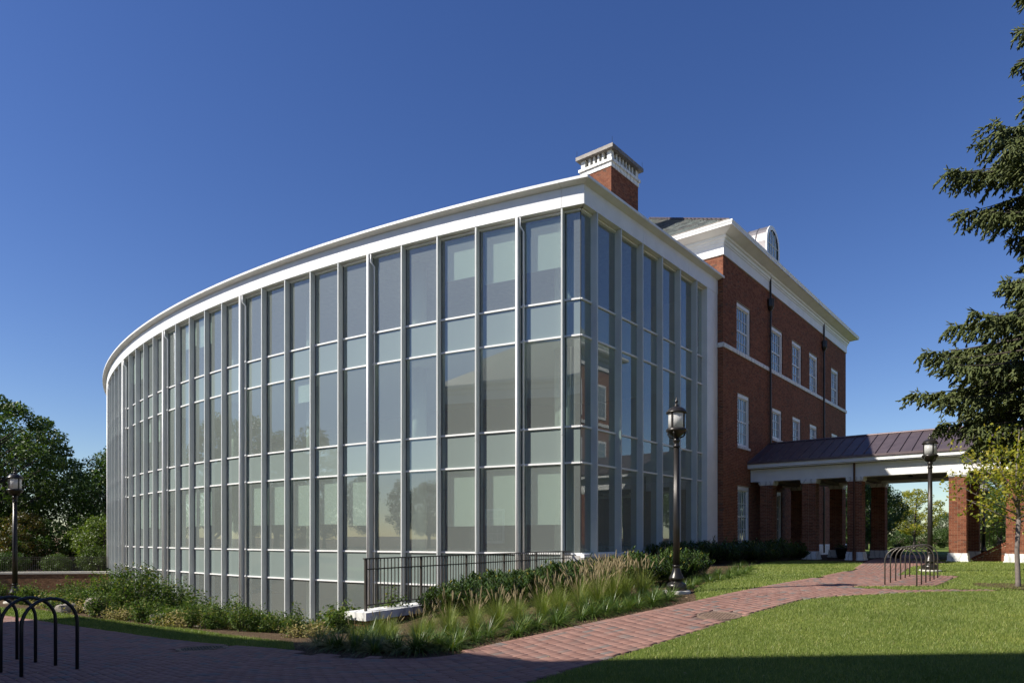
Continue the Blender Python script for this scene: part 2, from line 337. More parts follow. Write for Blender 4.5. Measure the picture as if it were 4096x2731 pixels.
LAWN_B = [(16.8,26.2),(13.12,22.4),(10.42,18.40),(10.93,18.35),(12.02,18.33),(9.56,15.34),(7.53,15.02),(7.43,14.83),(8.38,14.43),(10.46,14.88),(13,15.3),(22,20.2),(22,26),(21,27.5),(17.2,30.5)]
LAWN_C = [(3.51,12.96),(3.92,14.66),(4.33,15.64),(5.3,17.7),(7.0,21.0),(9.9,26.2),(11.9,28.0),(13.5,26.15),(10.14,20.3),(7.81,17.34),(5.9,15.41),(4.15,13.6)]
LAWN_D = [(-30,24),(-17.4,20.6),(-14.05,18.9),(-12.77,18.38),(-10.07,16.48),(-8.24,15.32),(-6.73,14.5),(-5.74,13.64),(-4.85,12.96),(-3.76,11.68),(-3.31,10.4),(-3.5,10.46),(-4.85,11.64),(-6.2,12.62),(-8.07,13.96),(-10.57,15.58),(-12.88,17.18),(-17.6,19.65),(-30,21)]
def fine(poly, step):
    xs = [p[0] for p in poly]; ys = [p[1] for p in poly]
    return np.arange(min(xs)-step, max(xs)+2*step, step), np.arange(min(ys)-step, max(ys)+2*step, step)
for nm, poly in (('lawn', LAWN_R), ('lawn', LAWN_B), ('lawn', LAWN_C), ('lawn', LAWN_D)):
    xs, ys = fine(poly, 0.07 if poly is not LAWN_R else 0.12)
    grid_obj(nm, xs, ys, 'lawn', 0.012, lambda cx, cy, p=poly: inpoly(cx, cy, p))
far_r = [(17,31),(22.3,41.2),(30,60),(10,60),(-5,80),(-100,140),(300,140),(300,5),(40,20.5),(22.5,20.5),(21.3,28)]
FARLAWN = [(25,40.2),(19.4,31),(22,29),(40,25),(140,25),(140,140),(-40,140),(-20,75),(6,75),(12,60),(16,45),(22.2,42)]
grid_obj('far_lawn', np.arange(-40, 141, 2), np.arange(25, 141, 2), 'lawn', 0.03, lambda cx, cy: inpoly(cx, cy, FARLAWN))

# pavers: bedding sheet, singled-out foreground pavers, the rest joined
xs, ys = fine(PATH, 0.1)
path = grid_obj('brick_path', xs, ys, 'joint', 0.004, lambda cx, cy: inpoly(cx, cy, PATH))
PL, PW = 0.204, 0.102
def smooth_line(pts, it=3):
    p = np.array(pts, float)
    for _ in range(it):
        q = np.empty((2*len(p)-2, 2)); q[0::2] = p[:-1]*.75+p[1:]*.25; q[1::2] = p[:-1]*.25+p[1:]*.75; p = np.r_[p[:1], q, p[-1:]]
    return p
edge = smooth_line([(-34, 29)]+PATH_UP+[(16.1, 30.3), (22.5, 41)])
sg_ = np.r_[0, np.cumsum(np.hypot(*np.diff(edge, axis=0).T))]; ss = np.arange(0, sg_[-1], .15); edge = np.c_[np.interp(ss, sg_, edge[:, 0]), np.interp(ss, sg_, edge[:, 1])]
for _ in range(12): edge[1:-1] = edge[1:-1]*.5+(edge[:-2]+edge[2:])*.25
tg = np.gradient(edge, axis=0); tg /= np.linalg.norm(tg, axis=1, keepdims=True); nr_e = np.c_[tg[:, 1], -tg[:, 0]]
PX, PY, PA = [], [], []
for j in range(0, 170):
    solder = j == 0; v = .03 if solder else .03+.102/2+PW*j+.0
    ln = edge+nr_e*v; ds = np.r_[0, np.cumsum(np.hypot(*np.diff(ln, axis=0).T))]; stp = PW if solder else PL
    q = np.arange((0 if j % 2 else PL/2), ds[-1], stp); x = np.interp(q, ds, ln[:, 0]); y = np.interp(q, ds, ln[:, 1]); a_ = np.arctan2(np.interp(q, ds, tg[:, 1]), np.interp(q, ds, tg[:, 0]))
    if solder: a_ = a_+math.pi/2
    PX.append(x); PY.append(y); PA.append(a_)
pxs, pys, pas = np.concatenate(PX), np.concatenate(PY), np.concatenate(PA)
m_ = inpoly(pxs, pys, PATH) & (pys > 3.5) & (pys < 38) & (pxs > -19)
MAN = [(-5.07, 11.18, 0.40), (3.45, 11.38, 0.36)]
for mx_, my_, mr_ in MAN: m_ &= np.hypot(pxs-mx_, pys-my_) > mr_+0.06
pxs, pys, pas = pxs[m_], pys[m_], pas[m_]; phz = height(pxs, pys)
e = .05; gx = (height(pxs+e, pys)-height(pxs-e, pys))/(2*e); gy = (height(pxs, pys+e)-height(pxs, pys-e))/(2*e)
ratio = np.abs(pxs/np.maximum(pys, .1))
score = np.where((ratio < .70) & (pys > 7.55), pys, 1e9); order = np.argsort(score)
single = np.zeros(len(pxs), bool); single[order[:300]] = True
def paver_verts(l, w, h, bev=0.006):
    a, b = l/2, w/2
    return np.array([(-a, -b, -h), (a, -b, -h), (a, b, -h), (-a, b, -h), (-a, -b, -bev), (a, -b, -bev), (a, b, -bev), (-a, b, -bev),
                     (-a+bev, -b+bev, 0), (a-bev, -b+bev, 0), (a-bev, b-bev, 0), (-a+bev, b-bev, 0)])
PVV = paver_verts(PL-.0035, PW-.0035, .04, .004)
PVF = np.array([(0, 1, 5, 4), (1, 2, 6, 5), (2, 3, 7, 6), (3, 0, 4, 7), (4, 5, 9, 8), (5, 6, 10, 9), (6, 7, 11, 10), (7, 4, 8, 11), (8, 9, 10, 11)])
pme = npmesh('paver', PVV, PVF, 'paver_one')
for k in np.nonzero(single)[0]:
    o = link('paver', pme, path); nrm = Vector((-gx[k], -gy[k], 1)).normalized()
    xa = Vector((math.cos(pas[k]), math.sin(pas[k]), 0)); xa = (xa - nrm*xa.dot(nrm)).normalized(); ya = nrm.cross(xa)
    tilt = rng.normal(0, .006, 2); q = Matrix((xa, ya, nrm)).transposed() @ Matrix.Rotation(tilt[0], 3, 'X') @ Matrix.Rotation(tilt[1], 3, 'Y')
    o.matrix_world = Matrix.Translation((pxs[k], pys[k], phz[k]+.020+rng.normal(0, .0012))) @ q.to_4x4()
rest = np.nonzero(~single)[0]; nr = len(rest)
lv_ = np.repeat(PVV[None], nr, 0); tl = rng.normal(0, .006, (nr, 2))
ux, uy = np.cos(pas[rest])[:, None], np.sin(pas[rest])[:, None]
wx = pxs[rest, None]+lv_[:, :, 0]*ux-lv_[:, :, 1]*uy; wy = pys[rest, None]+lv_[:, :, 0]*uy+lv_[:, :, 1]*ux
wz = phz[rest, None]+.020+rng.normal(0, .0012, nr)[:, None]+lv_[:, :, 2]+gx[rest, None]*(wx-pxs[rest, None])+gy[rest, None]*(wy-pys[rest, None])+lv_[:, :, 0]*tl[:, :1]+lv_[:, :, 1]*tl[:, 1:]
pv = np.stack([wx, wy, wz], -1).reshape(-1, 3); pf = (PVF[None]+(np.arange(nr)*12)[:, None, None]).reshape(-1, 4)
link('paver_field', npmesh('paver_field', pv, pf, 'paver'), path, 'stuff')

# ------------------------------------------------------------------ brick laying
def lay(mb, O, U, Nrm, W, z0, z1, openings=(), course=0.0677, proud=0.008, joint=0.009, st=0.2935, singles=None):
    """Flemish bond on the rectangle O + u*U (0..W), z0..z1; openings (u0,u1,z0,z1) stay free"""
    O, U, Nrm = Vector(O), Vector(U), Vector(Nrm); n = int(round((z1-z0)/course)); ch = (z1-z0)/max(n, 1)
    for c in range(n):
        za = z0+c*ch+joint/2; zb = z0+(c+1)*ch-joint/2; zm = (za+zb)/2
        iv = [(0.0, W)]
        for (a, b, q0, q1) in openings:
            if q0-.001 < zm < q1+.001:
                nv = []
                for (p, q) in iv:
                    if b <= p or a >= q: nv.append((p, q)); continue
                    if a > p: nv.append((p, a))
                    if b < q: nv.append((b, q))
                iv = nv
        u = -(st/2 if c % 2 else 0) - (0.05 if c % 2 else 0.0); k = 0
        while u < W:
            ln = (st*0.667 if k % 2 == 0 else st*0.333); a0, b0 = u+joint/2, u+ln-joint/2; u += ln; k += 1
            for (p, q) in iv:
                a, b = max(a0, p), min(b0, q)
                if b-a < 0.02: continue
                pr = proud + random.uniform(-.0015, .0015)
                P = [O+U*a, O+U*b]
                if singles is not None: singles.append((O+U*((a+b)/2)+Vector((0, 0, zm)), b-a, zb-za)); continue
                vs = [(*(P[i]+Nrm*d)[:2], z) for d in (-0.004, pr) for (i, z) in ((0, za), (1, za), (1, zb), (0, zb))]
                mb.add(vs, [(4, 5, 6, 7), (0, 1, 5, 4), (1, 2, 6, 5), (2, 3, 7, 6), (3, 0, 4, 7)])
def nplane(mb, O, U, W, z0, z1, openings=(), mi=0):
    """wall sheet with rectangular holes"""
    us = sorted({0.0, W, *[q for o in openings for q in o[:2] if 0 < q < W]}); zs = sorted({z0, z1, *[q for o in openings for q in o[2:] if z0 < q < z1]})
    O, U = Vector(O), Vector(U)
    for a, b in zip(us[:-1], us[1:]):
        for c, d in zip(zs[:-1], zs[1:]):
            um, zm = (a+b)/2, (c+d)/2
            if any(o[0] < um < o[1] and o[2] < zm < o[3] for o in openings): continue
            mb.add([(*(O+U*a)[:2], c), (*(O+U*b)[:2], c), (*(O+U*b)[:2], d), (*(O+U*a)[:2], d)], [(0, 1, 2, 3)], mi)

# ------------------------------------------------------------------ the glass building
gb = thing('glass_building', 'curved glass curtain wall building with white fins and white cornice', 'building', tuple(AR(R(-125), R0-4, -2.3)))
gb_inv = Matrix.Translation(-gb.location)
def part(mb, name, mats, parent=gb, **kw):
    off = parent.location
    mb.v = [(v[0]-off.x, v[1]-off.y, v[2]-off.z) for v in mb.v]
    return mb.build(name, mats, parent, **kw)
LV = [-2.08, -.08, 1.09, 4.02, 5.19, 8.12, 9.29, 12.12]
NF = 34; RG = R0-0.24; FINZ0, FASZ0, FASZ1 = -2.12, 12.20, 12.81
ths = [TH0+DTH*i for i in range(NF)]
def local(name, mesh, parent, mw):
    o = link(name, mesh, parent); o.matrix_local = Matrix.Translation(-parent.location) @ mw; return o
def frame_at(th, r, z=0):
    rad = Vector((math.cos(th), math.sin(th), 0)); tan = Vector((-math.sin(th), math.cos(th), 0))
    m = Matrix((tan, rad, Vector((0, 0, 1)))).transposed().to_4x4(); m.translation = AR(th, r, z); return m
# fins
b = MB(); b.abox(-.026, .026, -.25, 0.0, FINZ0, 4.9); b.abox(-.026, .026, -.25, 0.0, 4.91, FASZ0+.01); fin_me = b.mesh('fin', 'fin')
for th in ths: local('fin', fin_me, gb, frame_at(th, R0))
b = MB(); b.lathe([(.05, FINZ0), (.05, FASZ0)], 14); b.tube([(.17, -.16, FINZ0), (.17, -.16, FASZ0-.45), (.10, -.05, FASZ0-.3), (.10, -.05, FASZ0)], .03, 8)
for zc in (1.09, 4.02, 8.12, 9.29, 5.19, -.08): b.lathe([(.042, zc-.04), (.042, zc+.04)], 10, (.17, -.16))
pipe_me = b.mesh('downpipe', 'white', True)
for i in (1, 5, 10, 15, 20, 25, 30): local('downpipe', pipe_me, gb, frame_at(ths[i], R0+.02))
# panes and transoms on the curve (flat panes, chord to chord)
chord = 2*RG*math.sin(-DTH/2)
def pane_mesh(w, h, mat):
    q = MB(); q.abox(-w/2, w/2, -.012, 0, 0, h); return q.mesh('pane', mat)
row_kind = ['glass', 'spandrel', 'glass', 'spandrel', 'glass', 'spandrel', 'glass']
pm_c = [pane_mesh(chord-.05, LV[k+1]-LV[k]-.06, row_kind[k]) for k in range(7)]
b = MB(); b.abox(-chord/2+.02, chord/2-.02, -.05, .055, -.028, .028); tr_me = b.mesh('transom', 'white')
b = MB(); b.abox(-chord/2+.012, chord/2-.012, -.06, -.012, -2.1, 12.2); back_me = None
for i in range(NF-1):
    thm = ths[i]+DTH/2; rr = RG*math.cos(DTH/2)
    for k in range(7):
        m = frame_at(thm, rr, LV[k]+.03)
        m = m @ Matrix.Rotation(rng.normal(0, .0016), 4, 'Z') @ Matrix.Rotation(rng.normal(0, .0010), 4, 'X')
        local('pane', pm_c[k], gb, m)
        if k: local('transom', tr_me, gb, frame_at(thm, rr, LV[k]))
    local('transom', tr_me, gb, frame_at(thm, rr, LV[7]+.03))
# dark glazing gaskets up each fin line
b = MB()
for th in ths:
    f = frame_at(th, RG); o = f @ Vector((-.055, -.03, LV[0])); b.box(o, f.to_3x3() @ Vector((.11, 0, 0)), f.to_3x3() @ Vector((0, .035, 0)), (0, 0, LV[7]-LV[0]+.07))
part(b, 'glazing_gasket', 'gasket')
# corner bay and right facade
GC = CP(-.24); g0 = AR(TH0, RG)
def seg_pane(A, B, k, name='pane'):
    A, B = Vector((A[0], A[1], 0)), Vector((B[0], B[1], 0)); U = (B-A); w = U.length; U.normalize(); n = Vector((U.y, -U.x, 0))
    q = MB(); z0, z1 = LV[k]+.03, LV[k+1]-.03; q.box((A+U*.02).to_tuple()[:2]+(z0,), U*(w-.04), -n*.012, (0, 0, z1-z0)); part(q, name, row_kind[k])
    for zt in ((LV[k], LV[7]+.03) if k == 6 else (LV[k],)):
        q = MB(); q.box((A+n*.05).to_tuple()[:2]+(zt-.028,), U*w, -n*.1, (0, 0, .056)); part(q, 'transom', 'white')
for k in range(7): seg_pane(g0, GC, k)
ft = [0.80+1.522*k for k in range(6)]
rt = [None]+ft+[9.40]
for j in range(7):
    A = GC if j == 0 else FA(rt[j], -.24); B = FA(rt[j+1], -.24)
    for k in range(2, 7): seg_pane(A, B, k)
q = MB(); q.box((GC.x, GC.y, LV[0]), (g0-GC).normalized()*.012, D2*.012, (0, 0, 14.2)); part(q, 'corner_joint', 'gasket')
for t in ft:
    q = MB(); q.box(FA(t-.03, -.26, .95), D2*.06, N2*.26, (0, 0, 4.90-.95)); q.box(FA(t-.03, -.26, 4.905), D2*.06, N2*.26, (0, 0, FASZ0-4.9)); part(q, 'fin', 'fin')
for k, (a, c) in enumerate(((.3, 1.9), (1.905, 5.03), (5.035, 9.0), (9.005, FASZ0+.0))):
    q = MB(); q.box(FA(9.42, -.4, a), D2*1.22, N2*.4, (0, 0, c-a)); part(q, 'end_panel', 'white')
q = MB(); q.box(CP(.02, .97), FA(9.42, 0)-CP(0), N2*-.3, (0, 0, .11)); part(q, 'sill', 'white')
for k in range(7):
    a, c = 0.0+k*1.36, 1.355+k*1.36
    for (za, zb, pr) in ((.64, .965, 0.0), (.0, .635, .03)):
        q = MB(); q.box(FA(a, -.3+pr, za), D2*(min(c, 9.4)-a), N2*.3, (0, 0, zb-za)); part(q, 'plinth_stone', 'granite')
# stone return under the corner bay
a = AR(TH0, R0-.02); c = CP(-.02); U = Vector((a.x-c.x, a.y-c.y, 0)); nn = Vector((U.y, -U.x, 0)).normalized()
for (za, zb) in ((.64, 1.03), (-.4, .635)):
    q = MB(); q.box((c.x, c.y, za), U*.98, nn*.2, (0, 0, zb-za)); part(q, 'plinth_stone', 'granite')
# fascia and cornice sections, soffit
def ring_section(name, tha, thb, prof, mat, nseg=4, gap=0.0):
    q = MB(); tt = [tha+(thb-tha)*k/nseg for k in range(nseg+1)]; n = len(prof); vs = []
    for j, th in enumerate(tt):
        for (o, z) in prof:
            if th is tt[0] and abs(tha-THC) < 1e-6: p = CP(o, z)
            else: p = AR(th, R0+o, z)
            vs.append(tuple(p))
    fs = []
    for j in range(nseg):
        for k in range(n): fs.append((j*n+k, j*n+(k+1) % n, (j+1)*n+(k+1) % n, (j+1)*n+k))
    fs += [tuple(range(n))[::-1], tuple(nseg*n+k for k in range(n))]
    q.add(vs, fs); return part(q, name, mat)
FAS = [(.012, FASZ0), (.012, FASZ1), (-.4, FASZ1), (-.4, FASZ0)]
COR = [(-.35, FASZ1+.006), (.03, FASZ1+.006), (.25, FASZ1+.075), (.265, FASZ1+.075), (.265, FASZ1+.165), (-.35, FASZ1+.22)]
edges = [THC]+[ths[i] for i in range(0, NF, 2)]
for a, c in zip(edges[:-1], edges[1:]):
    g = R(.008)
    ring_section('fascia_panel', a, c+g, FAS, 'white'); ring_section('cornice_section', a, c+g, COR, 'white')
def straight(name, prof, ta, tb, mat, corner):
    q = MB(); n = len(prof); A = [tuple(CP(o, z)) if corner else tuple(FA(ta, o, z)) for o, z in prof]; B = [tuple(FA(tb, o, z)) for o, z in prof]
    q.add(A+B, [(k, (k+1) % n, n+(k+1) % n, n+k) for k in range(n)]+[tuple(range(n)), tuple(range(2*n-1, n-1, -1))]); part(q, name, mat)
tj = [0, 3.85, 7.6, 10.64]
for j in range(3):
    straight('fascia_panel', FAS, tj[j], tj[j+1]-.01, 'white', j == 0); straight('cornice_section', COR, tj[j], tj[j+1]-.005, 'white', j == 0)
# plinth along the foot of the curve
b = MB(); e0 = ths[-1]
for i in range(NF-1):
    q = MB(); vs = []
    for th in (ths[i], ths[i+1]+R(.004)):
        for (o, z) in ((.06, -2.9), (.06, -2.10), (-.35, -2.10), (-.35, -2.9)): vs.append(tuple(AR(th, R0+o, z)))
    q.add(vs, [(k, (k+1) % 4, 4+(k+1) % 4, 4+k) for k in range(4)]+[(3, 2, 1, 0), (4, 5, 6, 7)]); part(q, 'plinth_stone', 'marble')
# slabs, roof, back wall
def slab_poly(inset, depth, n=26):
    out = [AR(THC+R(-.25)+(ths[-1]-THC)*k/n, R0-inset) for k in range(n+1)]
    inn = [AR(THC+R(-9)+(ths[-1]-THC+R(9))*k/n, R0-depth) for k in range(n, -1, -1)]
    return out+inn+[FA(10.4, -inset-6.0), FA(10.4, -inset)]+[CP(-inset*1.02)]
def slab(name, z0, z1, inset, mats, depth=9.5):
    pl = slab_poly(inset, depth); q = MB(); n = len(pl)
    q.add([(p.x, p.y, z0) for p in pl]+[(p.x, p.y, z1) for p in pl], [tuple(range(n))[::-1], tuple(range(n, 2*n))]+[(k, (k+1) % n, n+(k+1) % n, n+k) for k in range(n)])
    return part(q, name, mats)
slab('lower_floor', -2.7, -2.15, .35, 'carpet')
for z0, z1 in ((.0, .98), (4.12, 5.08), (8.22, 9.18)): slab('floor_slab', z0, z1, .40, 'slab')
slab('roof', 12.3, 12.96, .3, 'capmetal')
q = MB(); n = 30
for k in range(n):
    a, c = AR(THC+R(-9)+(ths[-1]-THC+R(9))*k/n, R0-9.4), AR(THC+R(-9)+(ths[-1]-THC+R(9))*(k+1)/n, R0-9.4)
    q.add([(a.x, a.y, -2.2), (c.x, c.y, -2.2), (c.x, c.y, 12.3), (a.x, a.y, 12.3)], [(0, 1, 2, 3)])
part(q, 'back_wall', 'inner_wall')
q = MB(); a, c = AR(THC+R(-9), R0-9.4), FA(10.4, -6.3)
q.add([(a.x, a.y, -2.2), (c.x, c.y, -2.2), (c.x, c.y, 12.3), (a.x, a.y, 12.3)], [(0, 1, 2, 3)]); part(q, 'back_wall', 'inner_wall')
a = AR(ths[-1], R0-.2); c = AR(ths[-1], R0-9.4); q = MB(); q.box((a.x, a.y, -2.7), c-a, (.15, .1, 0), (0, 0, 15.5)); part(q, 'end_wall', 'white')
for i in range(0, NF, 4):
    for (z0, z1) in ((-2.15, 0), (.98, 4.12), (5.08, 8.22), (9.18, 12.3)):
        p = AR(ths[i]+DTH*.45, R0-2.0); q = MB(); q.lathe([(.28, z0), (.28, z1)], 20, (p.x, p.y)); part(q, 'interior_column', 'slab', smooth=True)
q = MB(); p = FA(1.5, -1.7); q.lathe([(.28, -2.1), (.28, 12.3)], 20, (p.x, p.y)); part(q, 'interior_column', 'slab', smooth=True)
# roller blinds behind the tall panes
for i in range(NF-1):
    thm = ths[i]+DTH/2
    for k, drop in ((6, {0: .57, 1: .58, 2: .50, 12: .45, 13: .40, 18: .5, 19: .5}.get(i, 0)), (4, {7: .3, 16: .45, 17: .4}.get(i, 0)), (2, .66 if i in (0, 1, 2) else (.62 if i in (5, 6, 7, 8, 9, 12, 13, 16, 17, 18) else 0)), (0, .35 if i in (14, 15, 16, 22, 23) else 0)):
        if not drop: continue
        drop += rng.normal(0, .012); h = (LV[k+1]-LV[k])*drop; q = MB(); q.abox(-chord/2+.14, chord/2-.10, -.008, 0, -h, 0); q.abox(-chord/2+.14, chord/2-.10, -.014, .006, -h-.02, -h)
        local('roller_blind', q.mesh('roller_blind', 'blind'), gb, frame_at(thm, RG-.16, LV[k+1]-.05))
# some furniture just behind the glass, and lit strip lights under the ceilings
t_em = NT('strip_light_glow'); t_em.b.inputs['Emission Color'].default_value = (1, .97, .9, 1); t_em.b.inputs['Emission Strength'].default_value = 2.2
for i in (2, 3, 4, 5, 7, 8, 9):
    for zc in (11.2,):
        f = frame_at(ths[i]+DTH*.5, R0-3.5, zc-1.0); q = MB(); q.abox(-.03, .03, -1.6, 0.1, 0, .05); local('strip_light', q.mesh('strip_light', t_em.m), gb, f)

# ------------------------------------------------------------------ the brick building
BT0, BT1, BP, BL = 10.50, 31.1, 0.25, 22.0
bb = thing('brick_building', 'three storey red brick building with white cornice, slate roof and chimney', 'building', tuple(FA(BT0, BP, .4)))
def bpart(mb, name, mats, parent=bb, **kw): return part(mb, name, mats, bb, **kw) if parent is bb else None
wc = [12.9, 17.5, 20.7, 23.8, 28.4]
WINS = []
for j, c in enumerate(wc):
    WINS.append((c-.83, c+.83, 9.92, 12.28, 4, 4))
    WINS.append((c-.72, c+.72, 5.77, 8.18, 4, 4) if j == 0 else (c-.72, c+.72, 6.62, 8.18, 4, 3))
    WINS.append((c-.72, c+.72, 1.28, 3.96, 4, 4))
BZ0, BZ1 = 1.22, 13.87
op = [(a-BT0, c-BT0, z0, z1) for a, c, z0, z1, _, _ in WINS]
band = [(0, BT1-BT0, 9.86, 10.08-.18)]
b = MB(); lay(b, FA(BT0, BP-.012), D2, N2, BT1-BT0, BZ0, BZ1, op+[(-1, 50, 9.85, 9.93)]); bpart(b, 'brickwork', 'brick')['kind'] = 'stuff'
b = MB(); nplane(b, FA(BT0, BP-.012), D2, BT1-BT0, -.2, 14.6, op); bpart(b, 'wall', 'mortar')
b = MB(); NL = -D2; lay(b, FA(BT0+.012, BP-BL)+Vector((0, 0, 0)), N2, NL, BL, BZ0, BZ1, [(0, BL-1.2, -1, 13.0)]); bpart(b, 'brickwork', 'brick')['kind'] = 'stuff'
b = MB(); nplane(b, FA(BT0+.012, BP-BL), N2, BL-.012, -.2, 14.6); bpart(b, 'wall', 'mortar')
b = MB(); nplane(b, FA(BT1-.012, BP-.012), -N2, BL, -.2, 14.6); nplane(b, FA(BT1, BP-BL), -D2, BT1-BT0, -.2, 14.6); bpart(b, 'wall', 'brick_far', uv=True)
def rect_profile(name, prof, mat, ta=BT0, tb=BT1, pf=BP, pb=BP-BL):
    q = MB(); n = len(prof); st = []
    for (t_, p_, st_, sp_) in ((ta, pb, -1, -1), (ta, pf, -1, 1), (tb, pf, 1, 1), (tb, pb, 1, -1)):
        st += [tuple(FA(t_+st_*o, p_+sp_*o, z)) for o, z in prof]
    fs = [((j*n+k), (j*n+(k+1) % n), (((j+1) % 4)*n+(k+1) % n), (((j+1) % 4)*n+k)) for j in range(4) for k in range(n)]
    q.add(st, fs); return bpart(q, name, mat)
rect_profile('water_table', [(-.2, .2), (.07, .2), (.07, 1.12), (.045, 1.2), (-.2, 1.2)], 'marble')
rect_profile('string_course', [(-.1, 9.875), (.045, 9.875), (.055, 9.90), (.055, 10.05), (.03, 10.08), (-.1, 10.08)], 'marble')
rect_profile('frieze', [(-.1, 13.87), (.05, 13.87), (.05, 14.30), (.075, 14.32), (.075, 14.40), (.11, 14.43), (.13, 14.52), (.19, 14.56), (.19, 14.66), (-.1, 14.66)], 'white')
rect_profile('cornice', [(-.1, 14.665), (.20, 14.665), (.30, 14.69), (.60, 14.80), (.65, 14.80), (.65, 14.86), (.68, 14.93), (.68, 14.99), (-.1, 15.02)], 'white')
rect_profile('gutter_flashing', [(.15, 15.01), (.45, 15.02), (.45, 15.16), (.15, 15.16)], 'capmetal')
# hipped slate roof
RUN = 7.6; RISE = RUN*math.tan(R(35))
b = MB(); zr = 15.1; base = [FA(BT0-.4, BP-BL-.4, zr), FA(BT0-.4, BP+.4, zr), FA(BT1+.4, BP+.4, zr), FA(BT1+.4, BP-BL-.4, zr)]
top = [FA(BT0+RUN, BP-BL+RUN, zr+RISE), FA(BT0+RUN, BP-RUN, zr+RISE), FA(BT1-RUN, BP-RUN, zr+RISE), FA(BT1-RUN, BP-BL+RUN, zr+RISE)]
b.add([tuple(p) for p in base+top], [(k, (k+1) % 4, 4+(k+1) % 4, 4+k) for k in range(4)]+[(4, 5, 6, 7)]); roof = bpart(b, 'roof', 'slate')
b = MB()
def slates(A, B, C_, D_, e_len, rows):
    """overlapping slates on the roof plane A-B (eave) to D_-C_ (ridge)"""
    A, B, C_, D_ = map(Vector, (A, B, C_, D_)); up = (D_-A); nrm = (B-A).cross(D_-A).normalized()
    for r in range(rows):
        f0, f1 = r/rows, (r+1.25)/rows
        L = A.lerp(D_, f0); Rr = B.lerp(C_, f0); ln = (Rr-L).length; n = int(ln/.27); du = (Rr-L).normalized(); sl = (A+(D_-A)*((f1-f0)) - A); sl = sl - du*sl.dot(du)
        for k in range(n):
            w = .27; s0 = (k+(.5 if r % 2 else 0))*.27
            if s0+w > ln: continue
            p = L+du*s0; th = .012+random.uniform(-.003, .005); dl = random.uniform(-.02, .02)
            v = [p+nrm*(.02+th)-sl*dl, p+du*(w-.006)+nrm*(.02+th)-sl*dl, p+du*(w-.006)+sl+nrm*.006, p+sl+nrm*.006, p-sl*dl+nrm*.004, p+du*(w-.006)-sl*dl+nrm*.004]
            b.add([tuple(q) for q in v], [(0, 1, 2, 3), (4, 5, 1, 0)])
slates(base[0], base[1], top[1], top[0], 0, 44)
slates(base[1], base[2], top[2], top[1], 0, 44)
bpart(b, 'slate', 'slate')['kind'] = 'stuff'
b = MB(); b.tube([base[1]+Vector((0, 0, .03)), top[1]+Vector((0, 0, .03))], .06, 8); b.tube([base[2]+Vector((0, 0, .03)), top[2]+Vector((0, 0, .03))], .06, 8); bpart(b, 'hip_flashing', 'copper')
# windows
def sash_window(t0, t1, z0, z1, nc, nr_, sill=True, P=BP):
    b = MB(); w = t1-t0; fw = .115; dp = .10     # casing, recessed 4 cm behind the brick face
    pf = P-.045
    def bar(a, c, za, zb, p1=pf, d=dp): b.box(FA(t0+a, p1-d, za), D2*(c-a), N2*d, (0, 0, zb-za))
    bar(.003, fw, z0, z1); bar(w-fw, w-.003, z0, z1); bar(fw, w-fw, z1-.17, z1-.003, pf+.0)
    bar(-.0+fw, w-fw, z0, z0+.07, pf); zm = (z0+z1)/2
    i0, i1 = fw, w-fw; g0_, g1_ = z0+.07, z1-.17; zm = (g0_+g1_)/2 if nr_ == 4 else None
    s = .05
    bar(i0, i0+s, g0_, g1_, pf-.05, .04); bar(i1-s, i1, g0_, g1_, pf-.05, .04); bar(i0+s, i1-s, g1_-s, g1_, pf-.05, .04); bar(i0+s, i1-s, g0_, g0_+s+.02, pf-.05, .04)
    if zm: bar(i0+s, i1-s, zm-.03, zm+.03, pf-.045, .05)
    o = bpart(b, 'window', 'white'); b = MB()
    ga, gb_ = i0+s, i1-s; cells = []
    zz = [(g0_+s+.02, zm-.03), (zm+.03, g1_-s)] if zm else [(g0_+s+.02, g1_-s)]
    rows = 2 if zm else nr_
    for za, zb in zz:
        for r in range(1, rows): z = za+(zb-za)*r/rows; b.box(FA(t0+ga, pf-.078, z-.011), D2*(gb_-ga), N2*.02, (0, 0, .022))
        for c in range(1, nc): u = ga+(gb_-ga)*c/nc; b.box(FA(t0+u-.011, pf-.08, za), D2*.022, N2*.022, (0, 0, zb-za))
        for r in range(rows):
            for c in range(nc): cells.append((ga+(gb_-ga)*c/nc, za+(zb-za)*r/rows, (gb_-ga)/nc, (zb-za)/rows))
    mb_ = b.mesh('glazing_bars', 'white'); off = bb.location; mb_.transform(Matrix.Translation(-off)); link('glazing_bars', mb_, o)
    q = MB(); q.box((0, 0, 0), (1, 0, 0), (0, 0, 1), (0, .008, 0)); pm = q.mesh('pane', 'shade_glass')
    for u, z, pw, ph in cells:
        g = link('pane', sash_window.pm or pm, o); sash_window.pm = sash_window.pm or pm
        X = D2*pw; m = Matrix(((X.x, -N2.x, 0, 0), (X.y, -N2.y, 0, 0), (0, 0, ph, 0), (0, 0, 0, 1)))
        m.translation = FA(t0+u, pf-.082, z)-off; g.matrix_local = m @ Matrix.Rotation(rng.normal(0, .004), 4, 'X')
    if sill:
        b = MB(); b.box(FA(t0-.03, P-.12, z0-.11), D2*(w+.06), N2*.17, (0, 0, .108)); me = b.mesh('sill', 'marble'); me.transform(Matrix.Translation(-off)); link('sill', me, o)
    # near-black sheet behind the panes, its colour stands in for the unlit room
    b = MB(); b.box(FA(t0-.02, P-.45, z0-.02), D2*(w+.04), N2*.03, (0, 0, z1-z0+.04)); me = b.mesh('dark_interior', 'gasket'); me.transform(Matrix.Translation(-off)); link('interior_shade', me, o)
    return o
sash_window.pm = None
for (a, c, z0, z1, nc, nr_) in WINS: sash_window(a, c, z0, z1, nc, nr_, sill=z0 < 9)
